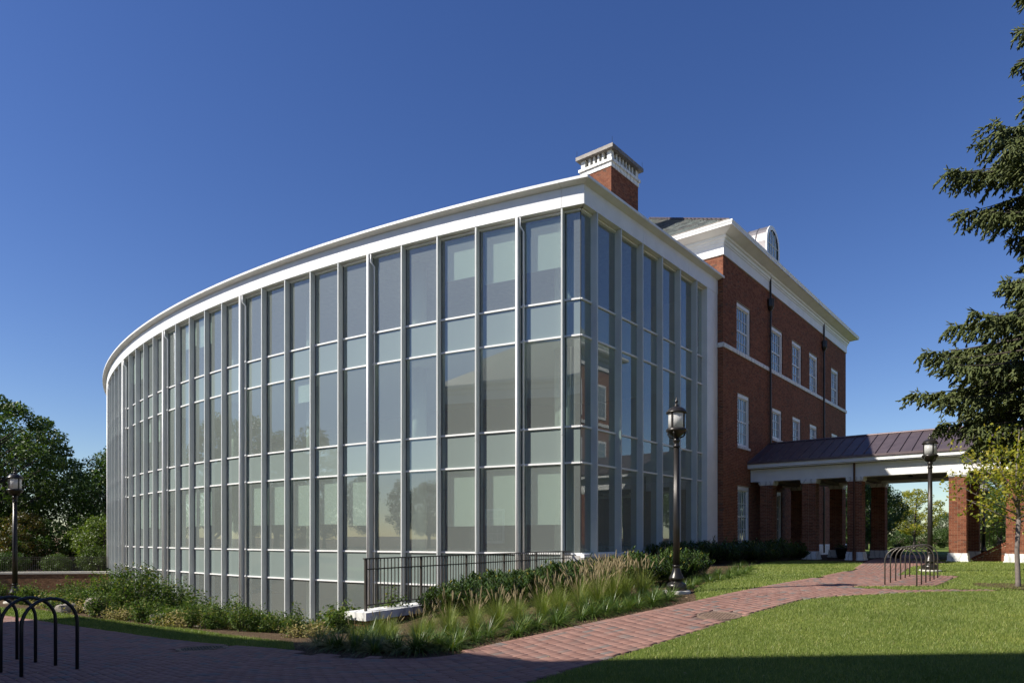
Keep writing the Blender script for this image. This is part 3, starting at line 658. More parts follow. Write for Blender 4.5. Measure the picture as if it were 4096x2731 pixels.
# downspouts with conductor heads
for t in (16.2, 25.6):
    b = MB(); p = FA(t, BP+.10); b.lathe([(.05, .7), (.05, 12.9)], 12, (p.x, p.y)); b.lathe([(.045, 13.3), (.045, 14.75)], 10, (p.x, p.y))
    b.lathe([(.055, 12.85), (.12, 12.95), (.17, 13.05), (.18, 13.1), (.18, 13.38), (.20, 13.38), (.20, 13.44)], 8, (p.x, p.y))
    for z in (3.0, 6.0, 9.0, 11.6): b.lathe([(.07, z), (.07, z+.05)], 10, (p.x, p.y))
    bpart(b, 'downspout', 'bronze', smooth=False)
# chimney
chp = -5.65+BP
def chimney():
    t0, t1, pa, pb = BT0+.05, BT0+2.72, chp-1.75, chp
    b = MB(); b.box(FA(t0+.012, pa+.012, 14.0), D2*(t1-t0-.024), N2*(pb-pa-.024), (0, 0, 5.7)); core = bpart(b, 'chimney', 'mortar')
    off = bb.location
    def sub(b, nm, mat, kind=None): me = b.mesh(nm, mat); me.transform(Matrix.Translation(-off)); return link(nm, me, core, kind)
    b = MB(); lay(b, FA(t0, pb-.012), D2, N2, t1-t0, 14.2, 19.7); lay(b, FA(t0+.012, pa), N2, -D2, pb-pa, 14.2, 19.7); sub(b, 'brickwork', 'brick', 'stuff')
    def ringb(o, z0, z1, nm, mat): q = MB(); q.box(FA(t0-o, pa-o, z0), D2*(t1-t0+2*o), N2*(pb-pa+2*o), (0, 0, z1-z0)); sub(q, nm, mat)
    ringb(.03, 19.70, 19.93, 'band', 'marble'); ringb(.10, 19.93, 20.06, 'moulding', 'marble')
    ringb(.20, 20.50, 20.68, 'cap', 'capmetal')
    ringb(-.35, 20.06, 20.5, 'flue', 'gasket')
    def pier(ta, tb, p_a, p_b): q = MB(); q.box(FA(ta, p_a, 20.06), D2*(tb-ta), N2*(p_b-p_a), (0, 0, .44)); sub(q, 'pier', 'marble')
    for (a, c) in ((t0, t0+.24), (t1-.24, t1)):
        pier(a, c, pb-.24, pb); pier(a, c, pa, pa+.24)
    for k in range(1, 7):
        u = t0+.24+(t1-t0-.48)*k/7; pier(u-.05, u+.05, pb-.2, pb-.01)
    for k in range(1, 5):
        u = pa+.24+(pb-pa-.48)*k/5; pier(t0+.01, t0+.2, u-.05, u+.05)
    q = MB()
    for (a, c) in ((t0-.15, pb+.15), (t1+.15, pb+.15), (t0-.15, pa-.15)): q.tube([FA(a, c, 20.68), FA(a, c, 21.0)], .008, 5)
    sub(q, 'lightning_rod', 'bronze')
chimney()
# barrel dormer
def dormer(tc, pf, z0, w=1.7):
    off = bb.location; hw = w/2; zs = z0+1.75; b = MB(); n = 14; pts = [(-hw, z0), (-hw, zs)]+[(-hw*math.cos(math.pi*k/n), zs+hw*math.sin(math.pi*k/n)) for k in range(1, n)]+[(hw, zs), (hw, z0)]
    m = len(pts); b.add([tuple(FA(tc+x, pf, z)) for x, z in pts]+[tuple(FA(tc+x, pf-3.4, z)) for x, z in pts], [(k, k+1, m+k+1, m+k) for k in range(m-1)]); o = bpart(b, 'dormer', 'lead')
    def sub(q, nm, mat): me = q.mesh(nm, mat); me.transform(Matrix.Translation(-off)); return link(nm, me, o)
    q = MB()
    for k in range(1, 5):
        p = pf-.55*k; q.tube([FA(tc+x*1.01, p, z) for x, z in pts[1:-1]], .03, 6)
    sub(q, 'roof_seams', 'lead')
    q = MB(); ip = [(x*.78, z0+.25 if i in (0, m-1) else zs+(z-zs)*.78) for i, (x, z) in enumerate(pts)]
    V = [tuple(FA(tc+x, pf+.06, z)) for x, z in pts]+[tuple(FA(tc+x, pf+.06, z)) for x, z in ip]
    q.add(V, [(k, k+1, m+k+1, m+k) for k in range(m-1)]+[(0, m, 2*m-1, m-1)])
    q.add([tuple(FA(tc+x, pf+.06, z)) for x, z in pts]+[tuple(FA(tc+x, pf-.02, z)) for x, z in pts], [(k, m+k, m+k+1, k+1) for k in range(m-1)]); sub(q, 'window_surround', 'white')
    q = MB(); q.add([tuple(FA(tc+x, pf+.0, z)) for x, z in ip]+[tuple(FA(tc+x, pf-.012, z)) for x, z in ip], [tuple(range(m))[::-1], tuple(range(m, 2*m))]); sub(q, 'pane', 'spandrel')
    q = MB()
    for k in range(1, 4): x = -hw*.78+2*hw*.78*k/4; q.box(FA(tc+x-.014, pf+.002, z0+.25), D2*.028, N2*.03, (0, 0, zs-z0-.25+math.sqrt(max(0, (hw*.78)**2-x*x))))
    for z in (z0+.8, zs): q.box(FA(tc-hw*.78, pf+.002, z-.014), D2*(hw*1.56), N2*.028, (0, 0, .028))
    sub(q, 'glazing_bars', 'white')
dormer(20.3, BP-1.2, 16.05, 2.1)

# ------------------------------------------------------------------ covered walkway
PT, PWD = 14.0, 4.5                                  # front column line, width away from the camera
pg = .64
wk = thing('covered_walkway', 'brick columned covered walkway with brown standing seam metal roof', 'walkway', tuple(FA(PT, BP+5, pg)))
def PVP(s, w, z): return FA(PT+w, BP+s, z)           # s away from brick wall, w away from camera
SM = N2; WD = D2
cols_s = [.75, 2.62, 4.50, 8.21, 10.05]
def wpart(b, n, m, **kw): return part(b, n, m, wk, **kw)
off_w = wk.location
bsingle = None
def column(s, w, front_single=False):
    b = MB(); h = .295; z0, z1 = pg+.36, Z(2.42)
    b.box(PVP(s-h+.012, w-h+.012, pg+.1), SM*(2*h-.024), WD*(2*h-.024), (0, 0, Z(2.5)-pg-.1)); o = wpart(b, 'column', 'mortar')
    def sub(q, nm, mat, kind=None): me = q.mesh(nm, mat); me.transform(Matrix.Translation(-off_w)); return link(nm, me, o, kind)
    b = MB(); sing = [] if front_single else None
    faces = [(PVP(s-h, w-h+.012, 0), SM, -WD), (PVP(s+h-.012, w-h, 0), WD, SM), (PVP(s+h, w+h-.012, 0), -SM, WD), (PVP(s-h+.012, w+h, 0), -WD, -SM)]
    for k, (O, U, Nn) in enumerate(faces):
        lay(b, O, U, Nn, 2*h, z0, z1, st=.2952, singles=sing if (front_single and k == 0) else None)
    sub(b, 'brickwork', 'brick', 'stuff')
    if sing:
        for c, ln, ht in sing:
            key = (round(ln, 3), round(ht, 4))
            if key not in column.cache:
                q = MB(); q.abox(-ln/2, ln/2, -.008, .004, -ht/2, ht/2); column.cache[key] = q.mesh('brick', 'brick_one')
            g = link('brick', column.cache[key], o); m = Matrix((SM, WD, Vector((0, 0, 1)))).transposed().to_4x4(); m.translation = c-off_w; g.matrix_local = m
    q = MB()
    for (o0, za, zb) in ((.08, pg-.15, pg+.07), (.05, pg+.07, pg+.27), (.03, pg+.27, pg+.36)): q.box(PVP(s-h-o0, w-h-o0, za), SM*(2*h+2*o0), WD*(2*h+2*o0), (0, 0, zb-za))
    sub(q, 'base', 'marble')
    q = MB()
    for (o0, za, zb) in ((.015, Z(2.42), Z(2.47)), (.045, Z(2.47), Z(2.61))): q.box(PVP(s-h-o0, w-h-o0, za), SM*(2*h+2*o0), WD*(2*h+2*o0), (0, 0, zb-za))
    sub(q, 'capital', 'marble')
column.cache = {}
for s in cols_s: column(s, 0, s == 8.21)
for s in cols_s: column(s, PWD)
SE = 12.4
for w0 in (-.29, PWD-.29):
    q = MB(); q.box(PVP(.02, w0, Z(2.61)), SM*(SE-.02), WD*.58, (0, 0, .57)); wpart(q, 'beam', 'white')
    q = MB(); ww = w0-.025 if w0 < 0 else w0+.58; q.box(PVP(.02, ww, Z(3.08)), SM*(SE-.02), WD*.025, (0, 0, .10)); wpart(q, 'beam_moulding', 'white')
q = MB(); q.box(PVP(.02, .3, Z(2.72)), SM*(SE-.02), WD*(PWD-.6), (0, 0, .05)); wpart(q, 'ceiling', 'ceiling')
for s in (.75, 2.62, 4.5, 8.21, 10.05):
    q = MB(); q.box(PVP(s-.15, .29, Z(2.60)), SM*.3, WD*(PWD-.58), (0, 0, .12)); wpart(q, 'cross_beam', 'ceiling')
OV = .62
for w0, sg in ((-OV, 1), (PWD+OV, -1)):
    q = MB(); q.box(PVP(-.08, w0, Z(3.24)), SM*(SE+.08), WD*(sg*.04), (0, 0, .16)); wpart(q, 'eave_fascia', 'white')
    q = MB(); q.box(PVP(-.06, w0+sg*.04, Z(3.20)), SM*(SE+.06), WD*(sg*(OV-.33)), (0, 0, .03)); wpart(q, 'eave_soffit', 'white')
    q = MB(); q.box(PVP(-.06, w0-sg*.05, Z(3.40)), SM*(SE+.06), WD*(sg*.14), (0, 0, .10)); wpart(q, 'gutter', 'copper')
zr0, zr1, wm = Z(3.47), Z(4.66), PWD/2
npan = 28; pw = (SE+.02)/npan
for side, w0 in ((0, -OV-.02), (1, PWD+OV+.02)):
    for k in range(npan):
        s = .0+k*pw; q = MB(); A = PVP(s+.012, w0, zr0); B = PVP(s+pw-.012, w0, zr0); C = PVP(s+pw-.012, wm, zr1); Dp = PVP(s+.012, wm, zr1); dn = Vector((0, 0, -.03))
        q.add([tuple(p) for p in (A, B, C, Dp, A+dn, B+dn, C+dn, Dp+dn)], [(0, 1, 2, 3), (4, 7, 6, 5), (0, 4, 5, 1), (1, 5, 6, 2), (3, 2, 6, 7), (0, 3, 7, 4)]); pnl = wpart(q, 'roof_panel', 'copper')
        q = MB(); r0, r1 = PVP(s, w0, zr0), PVP(s, wm, zr1); q.box(r0-SM*.016+Vector((0, 0, -.02)), SM*.032, r1-r0, (0, 0, .065)); me = q.mesh('seam', 'copper'); me.transform(Matrix.Translation(-off_w)); link('seam', me, pnl)
q = MB(); q.tube([PVP(0, wm, zr1+.02), PVP(SE, wm, zr1+.02)], .055, 8); wpart(q, 'ridge_cap', 'copper')
p = PVP(4.5, -.36, 0); q = MB(); q.lathe([(.042, pg+.5), (.042, Z(3.2))], 10, (p.x, p.y)); q.tube([(p.x, p.y, pg+.5), (p.x-.02, p.y-.05, pg+.42)], .045, 8); q.lathe([(.075, pg), (.075, pg+.42)], 10, (p.x, p.y)); wpart(q, 'downspout', 'rust_pipe')
# hanging ceiling lamp
p = PVP(6.3, 1.6, 0); q = MB(); q.lathe([(.12, Z(2.62)), (.09, Z(2.68)), (.02, Z(2.72))], 12, (p.x, p.y)); wpart(q, 'ceiling_lamp', 'bronze')
# entrance stair between the last columns
st = thing('entrance_stair', 'brick cheek wall and steps rising behind the walkway column', 'stair', tuple(PVP(10.5, 1.5, pg)))
def spart(b, n, m, **kw): return part(b, n, m, st, **kw)
for w in (1.15, 3.5):
    q = MB(); A = [(8.55, pg-.1), (12.4, pg-.1), (12.4, pg+2.15), (8.55, pg+.05)]
    q.add([tuple(PVP(s, w, z)) for s, z in A]+[tuple(PVP(s, w+.24, z)) for s, z in A], [(0, 1, 2, 3), (7, 6, 5, 4), (0, 4, 5, 1), (1, 5, 6, 2), (2, 6, 7, 3), (3, 7, 4, 0)]); cw = spart(q, 'cheek_wall', 'mortar')
    if w < 2:
        b = MB(); nC = 33
        for c in range(nC):
            z0, z1 = pg-.05+c*.0677+.004, pg-.05+(c+1)*.0677-.005; s0 = max(8.56, 8.55+((z1-pg-.05)/2.1)*3.65)
            u = s0; k = c % 2
            while u < 12.35:
                ln = (.195 if k % 2 == 0 else .093); a, c2 = u, min(u+ln-.009, 12.38); u += ln; k += 1
                if c2-a > .02: b.box(PVP(a, w-.008, z0), SM*(c2-a), WD*.012, (0, 0, z1-z0))
        me = b.mesh('brickwork', 'brick'); me.transform(Matrix.Translation(-st.location)); link('brickwork', me, cw, 'stuff')
        sl_ = math.atan2(2.1, 3.65)
        for k in range(48):
            s = 8.56+k*.075; z = pg+.05+(s-8.55)/3.65*2.1; q = MB()
            U = (SM*math.cos(sl_)+Vector((0, 0, math.sin(sl_))))*.066; V = (-SM*math.sin(sl_)+Vector((0, 0, math.cos(sl_))))*.10
            q.box(PVP(s, w-.015, z-.0), U, WD*.27, V); me = q.mesh('coping_brick', 'brick_one'); me.transform(Matrix.Translation(-st.location)); link('coping_brick', me, cw)
for k in range(9):
    q = MB(); q.box(PVP(8.9+k*.36, 1.4, pg-.1), SM*(12.4-8.9-k*.36), WD*2.09, (0, 0, .12+.155*(k+1)-.02)); spart(q, 'step', 'granite')
sr = thing('stair_railing', 'black sloping metal handrail on the brick stair cheek wall', 'railing', tuple(PVP(9, 1.27, pg+.2)))
q = MB()
def rl(s, dz): return PVP(s, 1.27, pg+.15+(s-8.55)/3.65*2.1+dz)
for dz, rr in ((.95, .024), (.78, .014), (.12, .014)): q.tube([rl(8.8, dz), rl(12.3, dz)], rr, 8)
part(q, 'rail', 'rack', sr)
for k in range(26):
    s = 8.85+k*.135; q = MB(); q.tube([rl(s, .0 if k % 8 == 0 else .12), rl(s, .95)], .013 if k % 8 == 0 else .009, 6); part(q, 'baluster', 'rack', sr)

# ------------------------------------------------------------------ retaining wall and its railing
WA, WB = Vector((-3.12, 13.58, 0)), Vector((1.92, 22.05, 0)); wd_ = (WB-WA).normalized(); wn_ = Vector((wd_.y, -wd_.x, 0)); WLn = (WB-WA).length
CAPZ = Z(-1.48)
rw = thing('retaining_wall', 'low brick retaining wall with white marble cap beside the planting bed', 'wall', (WA.x, WA.y, -.4))
q = MB(); q.box((WA-wn_*.19+wd_*.09).to_tuple()[:2]+(-2.3,), wd_*(WLn-.1), wn_*.38, (0, 0, CAPZ-.16+2.3)); core = part(q, 'core', 'mortar', rw)
sing = []; lay(None, WA+wd_*.085+wn_*.20-wn_*.40, wn_, -wd_, .40, -.70, CAPZ-.16, st=.30, singles=sing)
cache = {}
for c, ln, ht in sing:
    key = (round(ln, 3), round(ht, 4))
    if key not in cache: q = MB(); q.abox(-ln/2, ln/2, -.010, .004, -ht/2, ht/2); cache[key] = q.mesh('brick', 'brick_one')
    g = link('brick', cache[key], rw); m = Matrix((wn_, wd_, Vector((0, 0, 1)))).transposed().to_4x4(); m.translation = c-rw.location; g.matrix_local = m
b = MB(); lay(b, WA+wd_*.09+wn_*.195, wd_, wn_, WLn-.1, -.70, CAPZ-.16); lay(b, WB-wn_*.195, -wd_, -wn_, WLn-.1, -.70, CAPZ-.16); part(b, 'brickwork', 'brick', rw)['kind'] = 'stuff'
npc = 7
for k in range(npc):
    a, c = k*WLn/npc, (k+1)*WLn/npc-.006; q = MB(); q.box((WA+wd_*a-wn_*.285).to_tuple()[:2]+(CAPZ-.16,), wd_*(c-a), wn_*.57, (0, 0, .16)); part(q, 'cap_stone', 'marble', rw)
rg = thing('metal_railing', 'dark metal baluster railing on the marble capped retaining wall', 'railing', (WA.x, WA.y, CAPZ))
def rp(s, z): return (WA+wd_*s+wn_*.02).to_tuple()[:2]+(CAPZ+z,)
q = MB(); q.box((WA+wd_*.24-wn_*.02).to_tuple()[:2]+(CAPZ+1.045,), wd_*(WLn-.3), wn_*.055, (0, 0, .025)); part(q, 'top_rail', 'rack', rg)
for z in (.83, .10):
    q = MB(); q.box((WA+wd_*.27-wn_*.005).to_tuple()[:2]+(CAPZ+z,), wd_*(WLn-.34), wn_*.025, (0, 0, .025)); part(q, 'mid_rail' if z > .5 else 'bottom_rail', 'rack', rg)
nb = int((WLn-.4)/.112)
bal = MB(); bal.abox(-.008, .008, -.008, .008, .11, 1.045); bal_me = bal.mesh('baluster', 'rack'); post = MB(); post.abox(-.022, .022, -.022, .022, 0, 1.045); post_me = post.mesh('post', 'rack')
rm = Matrix((wd_, wn_, Vector((0, 0, 1)))).transposed().to_4x4()
for k in range(nb+1):
    s = .28+k*.112; isp = k % 16 == 0; o = link('post' if isp else 'baluster', post_me if isp else bal_me, rg); m = rm.copy(); m.translation = Vector(rp(s, 0))-rg.location; o.matrix_local = m

# ------------------------------------------------------------------ lamps
def lamp_proto():
    b = MB(); root = bpy.data.objects.new('street_lamp', None); col.objects.link(root)
    b.lathe([(.29, -.3), (.29, .05), (.275, .065)], 28); b.build('concrete_foot', 'concrete', root)
    b = MB(); b.lathe([(.212, .065), (.212, .15), (.20, .19), (.17, .215), (.125, .235), (.118, .255), (.135, .27), (.155, .30), (.155, .325), (.14, .35), (.10, .43), (.078, .52), (.072, .555), (.082, .56), (.082, .585), (.07, .59)], 32); b.build('base', 'bronze', root, True)
    b = MB(); b.lathe([(.070, .59), (.067, 1.4), (.056, 3.05)], 48, flute=.14, nf=12); b.lathe([(.068, 3.05), (.073, 3.07), (.055, 3.1), (.055, 3.16), (.078, 3.18), (.065, 3.21), (.05, 3.25)], 20); b.build('pole', 'bronze', root, True)
    b = MB(); b.lathe([(.05, 3.25), (.09, 3.28), (.16, 3.33), (.20, 3.37), (.215, 3.39), (.215, 3.42), (.19, 3.44)], 28)
    for k in range(4):
        a = math.pi/4+k*math.pi/2; b.tube([(.07*math.cos(a), .07*math.sin(a), 3.24), (.15*math.cos(a), .15*math.sin(a), 3.27), (.19*math.cos(a), .19*math.sin(a), 3.34), (.17*math.cos(a), .17*math.sin(a), 3.36)], .016, 6)
    b.build('cradle', 'bronze', root, True)
    b = MB(); b.lathe([(.168, 3.44), (.168, 3.75)], 32); b.build('lamp_glass', 'opal', root, True)
    b = MB()
    for k in range(4):
        a = .55+k*math.pi/2; c, s = math.cos(a), math.sin(a); b.box((.166*c-.016*s*-1-.016*-s*0, .166*s-.016*c, 3.43), (-.032*s, .032*c, 0), (.02*c, .02*s, 0), (0, 0, .33))
    b.build('lamp_bars', 'bronze', root)
    b = MB(); b.lathe([(.185, 3.75), (.215, 3.76), (.215, 3.785), (.19, 3.80), (.18, 3.83), (.13, 3.87), (.05, 3.90), (.045, 3.905), (.055, 3.92), (.03, 3.95), (.018, 3.97), (.035, 3.99), (.035, 4.01), (.015, 4.04), (.012, 4.06), (.002, 4.13)], 28); b.build('lamp_roof', 'bronze', root, True)
    return root
lp = lamp_proto()
for i, (x, y, lab, rz) in enumerate(((3.44, 14.28, 'dark bronze lamp post on concrete foot at planting bed edge beside brick path', .9), (12.31, 20.1, 'dark bronze lamp post on the lawn beside the bronze bike rack', .9),
                                 (-15.0, 20.6, 'dark lamp post in the grass strip behind the black bike hoops', 2.2), (24.6, 35.6, 'dark lamp post beyond the covered walkway and stair', .3))):
    o = lp if i == 0 else copy_tree(lp); o.location = (x, y, hz(x, y)); o.rotation_euler = (0, 0, rz); tag(o, lab, 'lamp post', 'campus lamp posts')
    if i == 0: o.rotation_euler = (0, 0, 3.4)

# ------------------------------------------------------------------ bike racks
def hoop_proto(w, h, r, mat):
    b = MB(); n = 14; pts = [(-w/2, 0, -.12), (-w/2, 0, h-w/2)]+[(-w/2*math.cos(math.pi*k/n), 0, h-w/2+w/2*math.sin(math.pi*k/n)) for k in range(1, n)]+[(w/2, 0, h-w/2), (w/2, 0, -.12)]
    b.tube(pts, r, 12); return b.mesh('bike_hoop', mat, True)
hm1 = hoop_proto(.64, .95, .0215, 'rack_dark')
for k in range(6):
    x, y = -5.90-.52*k*1.02, 8.72+.36*k*1.02; o = link('bike_hoop', hm1); z = hz(x, y)+.015; o.location = (x, y, z); o.rotation_euler = (0, 0, R(57))
    tag(o, 'black tubular bike hoop standing on the shaded brick plaza', 'bike rack', 'black hoops on the shaded plaza')
hm2 = hoop_proto(.62, .85, .0145, 'rack')
for k in range(6):
    c = Vector((8.70, 15.28)) + Vector((.636, .7717))*(.60*k); o = link('bike_hoop', hm2); o.location = (c.x, c.y, hz(c.x, c.y)+.015); o.rotation_euler = (0, 0, R(-28))
    tag(o, 'bronze tubular bike hoop standing on the sunlit brick pad', 'bike rack', 'bronze hoops on the sunlit pad')

# manhole covers
for (x, y, r), lab in zip(MAN, ('round dark manhole cover in the shaded plaza paving', 'round tan manhole cover in the sunlit brick path')):
    t = thing('manhole_cover', lab, 'manhole cover', (x, y, hz(x, y)), 'manhole covers'); b = MB(); gxm = (hz(x+.3, y)-hz(x-.3, y))/.6; gym = (hz(x, y+.3)-hz(x, y-.3))/.6
    b.lathe([(r, -.05), (r, .022), (r-.04, .022), (r-.045, .012)], 36); rim = b.build('rim', 'lid', t)
    b = MB(); b.lathe([(r-.05, -.03), (r-.05, .016)], 36); b.build('lid', 'lid', t)
    b = MB()
    for i in range(-6, 7):
        for j in range(-6, 7):
            px, py = i*.055+(.027 if j % 2 else 0), j*.05
            if math.hypot(px, py) < r-.08: b.abox(px-.016, px+.016, py-.016, py+.016, .014, .022)
    b.build('tread_studs', 'gasket' if x < 0 else 'lid', t); t.rotation_euler = (math.atan(gym), -math.atan(gxm), 0)

# planter pots under the walkway
for s, w in ((3.55, 1.5), (5.35, 3.9), (3.4, 3.8)):
    p = PVP(s, w, 0); t = thing('planter_pot', 'dark round planter pot standing between walkway columns', 'planter', (p.x, p.y, pg), 'planters under the walkway')
    b = MB(); b.lathe([(.17, 0), (.24, .25), (.26, .42), (.29, .44), (.29, .50), (.24, .50)], 20); b.build('pot', 'rack_dark', t, True)
    v = rng.normal(0, .12, (260, 3))*[1, 1, .5]+[0, 0, .56]; a = rng.normal(0, 1, (260, 2, 3)); a /= np.linalg.norm(a, axis=2, keepdims=True)
    vv = np.stack([v-a[:, 0]*.04, v+a[:, 1]*.018, v+a[:, 0]*.04, v-a[:, 1]*.018], 1).reshape(-1, 3); link('leaves', npmesh('leaves', vv, np.arange(len(vv)).reshape(-1, 4), 'leaf_laurel'), t)

# ------------------------------------------------------------------ left background: brick garden wall and fence
gw = thing('garden_wall', 'long low brick wall with pale stone cap below the trees', 'wall', (-34, 45, -2))
gp = [(-60, 40.5), (-46, 43.4), (-36, 45.2), (-28, 46.2), (-20, 46.6)]
q = MB(); b = MB(); c_ = MB()
for (ax, ay), (bx, by) in zip(gp[:-1], gp[1:]):
    U = Vector((bx-ax, by-ay, 0)); L = U.length; U.normalize(); Nn = Vector((U.y, -U.x, 0)); O = Vector((ax, ay, 0))
    q.box((ax, ay, -2.6), U*L, -Nn*.35, (0, 0, 2.6-.82)); lay(b, O+Nn*.002, U, Nn, L, -2.5, -.82); c_.box((O+Nn*.06).to_tuple()[:2]+(-.82,), U*L, -Nn*.5, (0, 0, .14))
part(q, 'core', 'mortar', gw); part(b, 'brickwork', 'brick_tan', gw)['kind'] = 'stuff'; part(c_, 'cap', 'concrete', gw)
fn = thing('garden_fence', 'dark metal picket fence behind the long low brick wall', 'fence', (-34, 46, -.7))
q = MB(); npk = 0
for (ax, ay), (bx, by) in zip(gp[:-1], gp[1:]):
    U = Vector((bx-ax, by-ay, 0)); L = U.length; U.normalize(); O = Vector((ax, ay+.9, 0))
    for z in (.0, .86, 1.0): q.box((O.x, O.y, -.68+z*.95), U*L, (0, .03, 0), (0, 0, .03))
    n = int(L/.13)
    for k in range(n):
        p = O+U*(k*.13)
        if p.x < -36 or p.x > -27: q.box((p.x, p.y+.005, -.68), (.014, 0, 0), (0, .014, 0), (0, 0, .97))
part(q, 'fence_panels', 'rack', fn)['kind'] = 'stuff'
pk = MB(); pk.abox(-.008, .008, -.008, .008, 0, .97); pk_me = pk.mesh('picket', 'rack'); O = Vector((-36, 46.1)); U = Vector((9, .95)).normalized()
for k in range(70):
    p = O+U*k*.13; o = link('picket', pk_me, fn); o.location = (p.x+34, p.y-46+.0, .02)

# ------------------------------------------------------------------ neighbouring buildings (behind and beside the viewpoint)
def flat_block(name, label, foot, z1, roof_h, wins, parent_loc):
    t = thing(name, label, 'building', parent_loc); b = MB(); n = len(foot)
    b.add([(x, y, -1.0) for x, y in foot]+[(x, y, z1) for x, y in foot], [(k, (k+1) % n, n+(k+1) % n, n+k) for k in range(n)]); part(b, 'wall', 'brick_far', t, uv=True)
    cx = sum(p[0] for p in foot)/n; cy = sum(p[1] for p in foot)/n
    def off(o, z): return [(x+(x-cx)/math.hypot(x-cx, y-cy)*o*1.3, y+(y-cy)/math.hypot(x-cx, y-cy)*o*1.3, z) for x, y in foot]
    prof = [(.03, z1-1.1), (.08, z1-1.1), (.08, z1-.55), (.2, z1-.45), (.25, z1-.25), (.62, z1-.12), (.68, z1), (.68, z1+.08), (.0, z1+.1)]
    b = MB(); vs = [];
    for o, z in prof: vs += off(o, z)
    b.add(vs, [(j*n+k, j*n+(k+1) % n, (j+1)*n+(k+1) % n, (j+1)*n+k) for j in range(len(prof)-1) for k in range(n)]); part(b, 'cornice', 'white', t)
    b = MB(); e_ = off(.45, z1+.09); tp_ = [(cx+(x-cx)*.42, cy+(y-cy)*.42, z1+roof_h) for x, y in foot]
    b.add(e_+tp_, [(k, (k+1) % n, n+(k+1) % n, n+k) for k in range(n)]+[tuple(range(n, 2*n))]); part(b, 'roof', 'slate', t)
    for (A, U, Nn, u0, u1, za, zb) in wins:
        A, U, Nn = Vector((*A, 0)), Vector((*U, 0)), Vector((*Nn, 0)); b = MB()
        b.box(A+U*u0+Nn*.01+Vector((0, 0, za)), U*(u1-u0), Nn*.04, (0, 0, zb-za)); w = part(b, 'window', 'white', t)
        for c in range(3):
            for r in range(4):
                q = MB(); pw_, ph_ = (u1-u0-.3)/3, (zb-za-.3)/4
                q.box(A+U*(u0+.15+c*pw_+.015)+Nn*.045+Vector((0, 0, za+.15+r*ph_+.015)), U*(pw_-.03), Nn*.012, (0, 0, ph_-.03)); me = q.mesh('pane', 'shade_glass'); me.transform(Matrix.Translation(-t.location)); link('pane', me, w)
    return t
wA, wB = (-24.3, 12.2), (-13.8, 4.4); uW = Vector((wB[0]-wA[0], wB[1]-wA[1])).normalized(); nW = (-uW.y, uW.x)
flat_block('brick_hall', 'brick hall with hipped slate roof mirrored in the curved glass', [wA, wB, (-6.4, 4.3), (-6.4, -14), (-30, -16), (-33, 1.0)][::-1], 12.2, 4.0,
           [(wA, tuple(uW), nW, 4.8, 6.2, 1.2, 3.6)], (-20, 0, 0))
eD = 12.9; eo = P0+N2*eD
def EP(t): return (eo.x+D2.x*t, eo.y+D2.y*t)
eb = [EP(11), EP(24.5), tuple((Vector((*EP(24.5), 0))+N2*14).to_tuple()[:2]), tuple((Vector((*EP(11), 0))+N2*14).to_tuple()[:2])]
ewin = [(EP(0), tuple(D2)[:2], (-N2.x, -N2.y), t-.75, t+.75, z, z+2.4) for t in (22.2, 19.2, 13) for z in (2.0, 5.9, 9.8)]
E_ = flat_block('brick_hall', 'red brick hall at the far end of the covered walkway', eb[::-1], 14.3, 4.5, ewin, tuple(Vector((*EP(18), .5))))
b = MB(); b.box(Vector((*EP(11), 9.3))-N2*.04, D2*13.5, N2*.08, (0, 0, .22)); part(b, 'string_course', 'marble', E_)
b = MB(); b.box(Vector((*EP(11), -.2))-N2*.06, D2*13.5, N2*.08, (0, 0, 1.5)); part(b, 'water_table', 'marble', E_)

# ------------------------------------------------------------------ vegetation helpers
def quads(c, a, b_): return np.stack([c-a, c+b_, c+a, c-b_], 1).reshape(-1, 3)
def rand_unit(n): v = rng.normal(0, 1, (n, 3)); return v/np.linalg.norm(v, axis=1, keepdims=True)
def leaf_cloud(centres, radii, per, size, mat, flat=.75, name='crown', up=.35):
    n = len(centres)*per; c = np.repeat(np.asarray(centres), per, 0); r = np.repeat(np.asarray(radii), per)[:, None]
    d = rand_unit(n); rad = rng.uniform(.35, 1, (n, 1))**.6
    p = c+d*rad*r*np.array([1, 1, flat]); p += rng.normal(0, .05, p.shape)
    nrm = d*.6+rand_unit(n)*.8; nrm[:, 2] += up; nrm /= np.linalg.norm(nrm, axis=1, keepdims=True)
    a = np.cross(nrm, rand_unit(n)); a /= np.linalg.norm(a, axis=1, keepdims=True); b_ = np.cross(nrm, a)
    s = size*rng.uniform(.6, 1.3, (n, 1)); v = quads(p, a*s, b_*s*.55); return npmesh(name, v, np.arange(len(v)).reshape(-1, 4), mat)
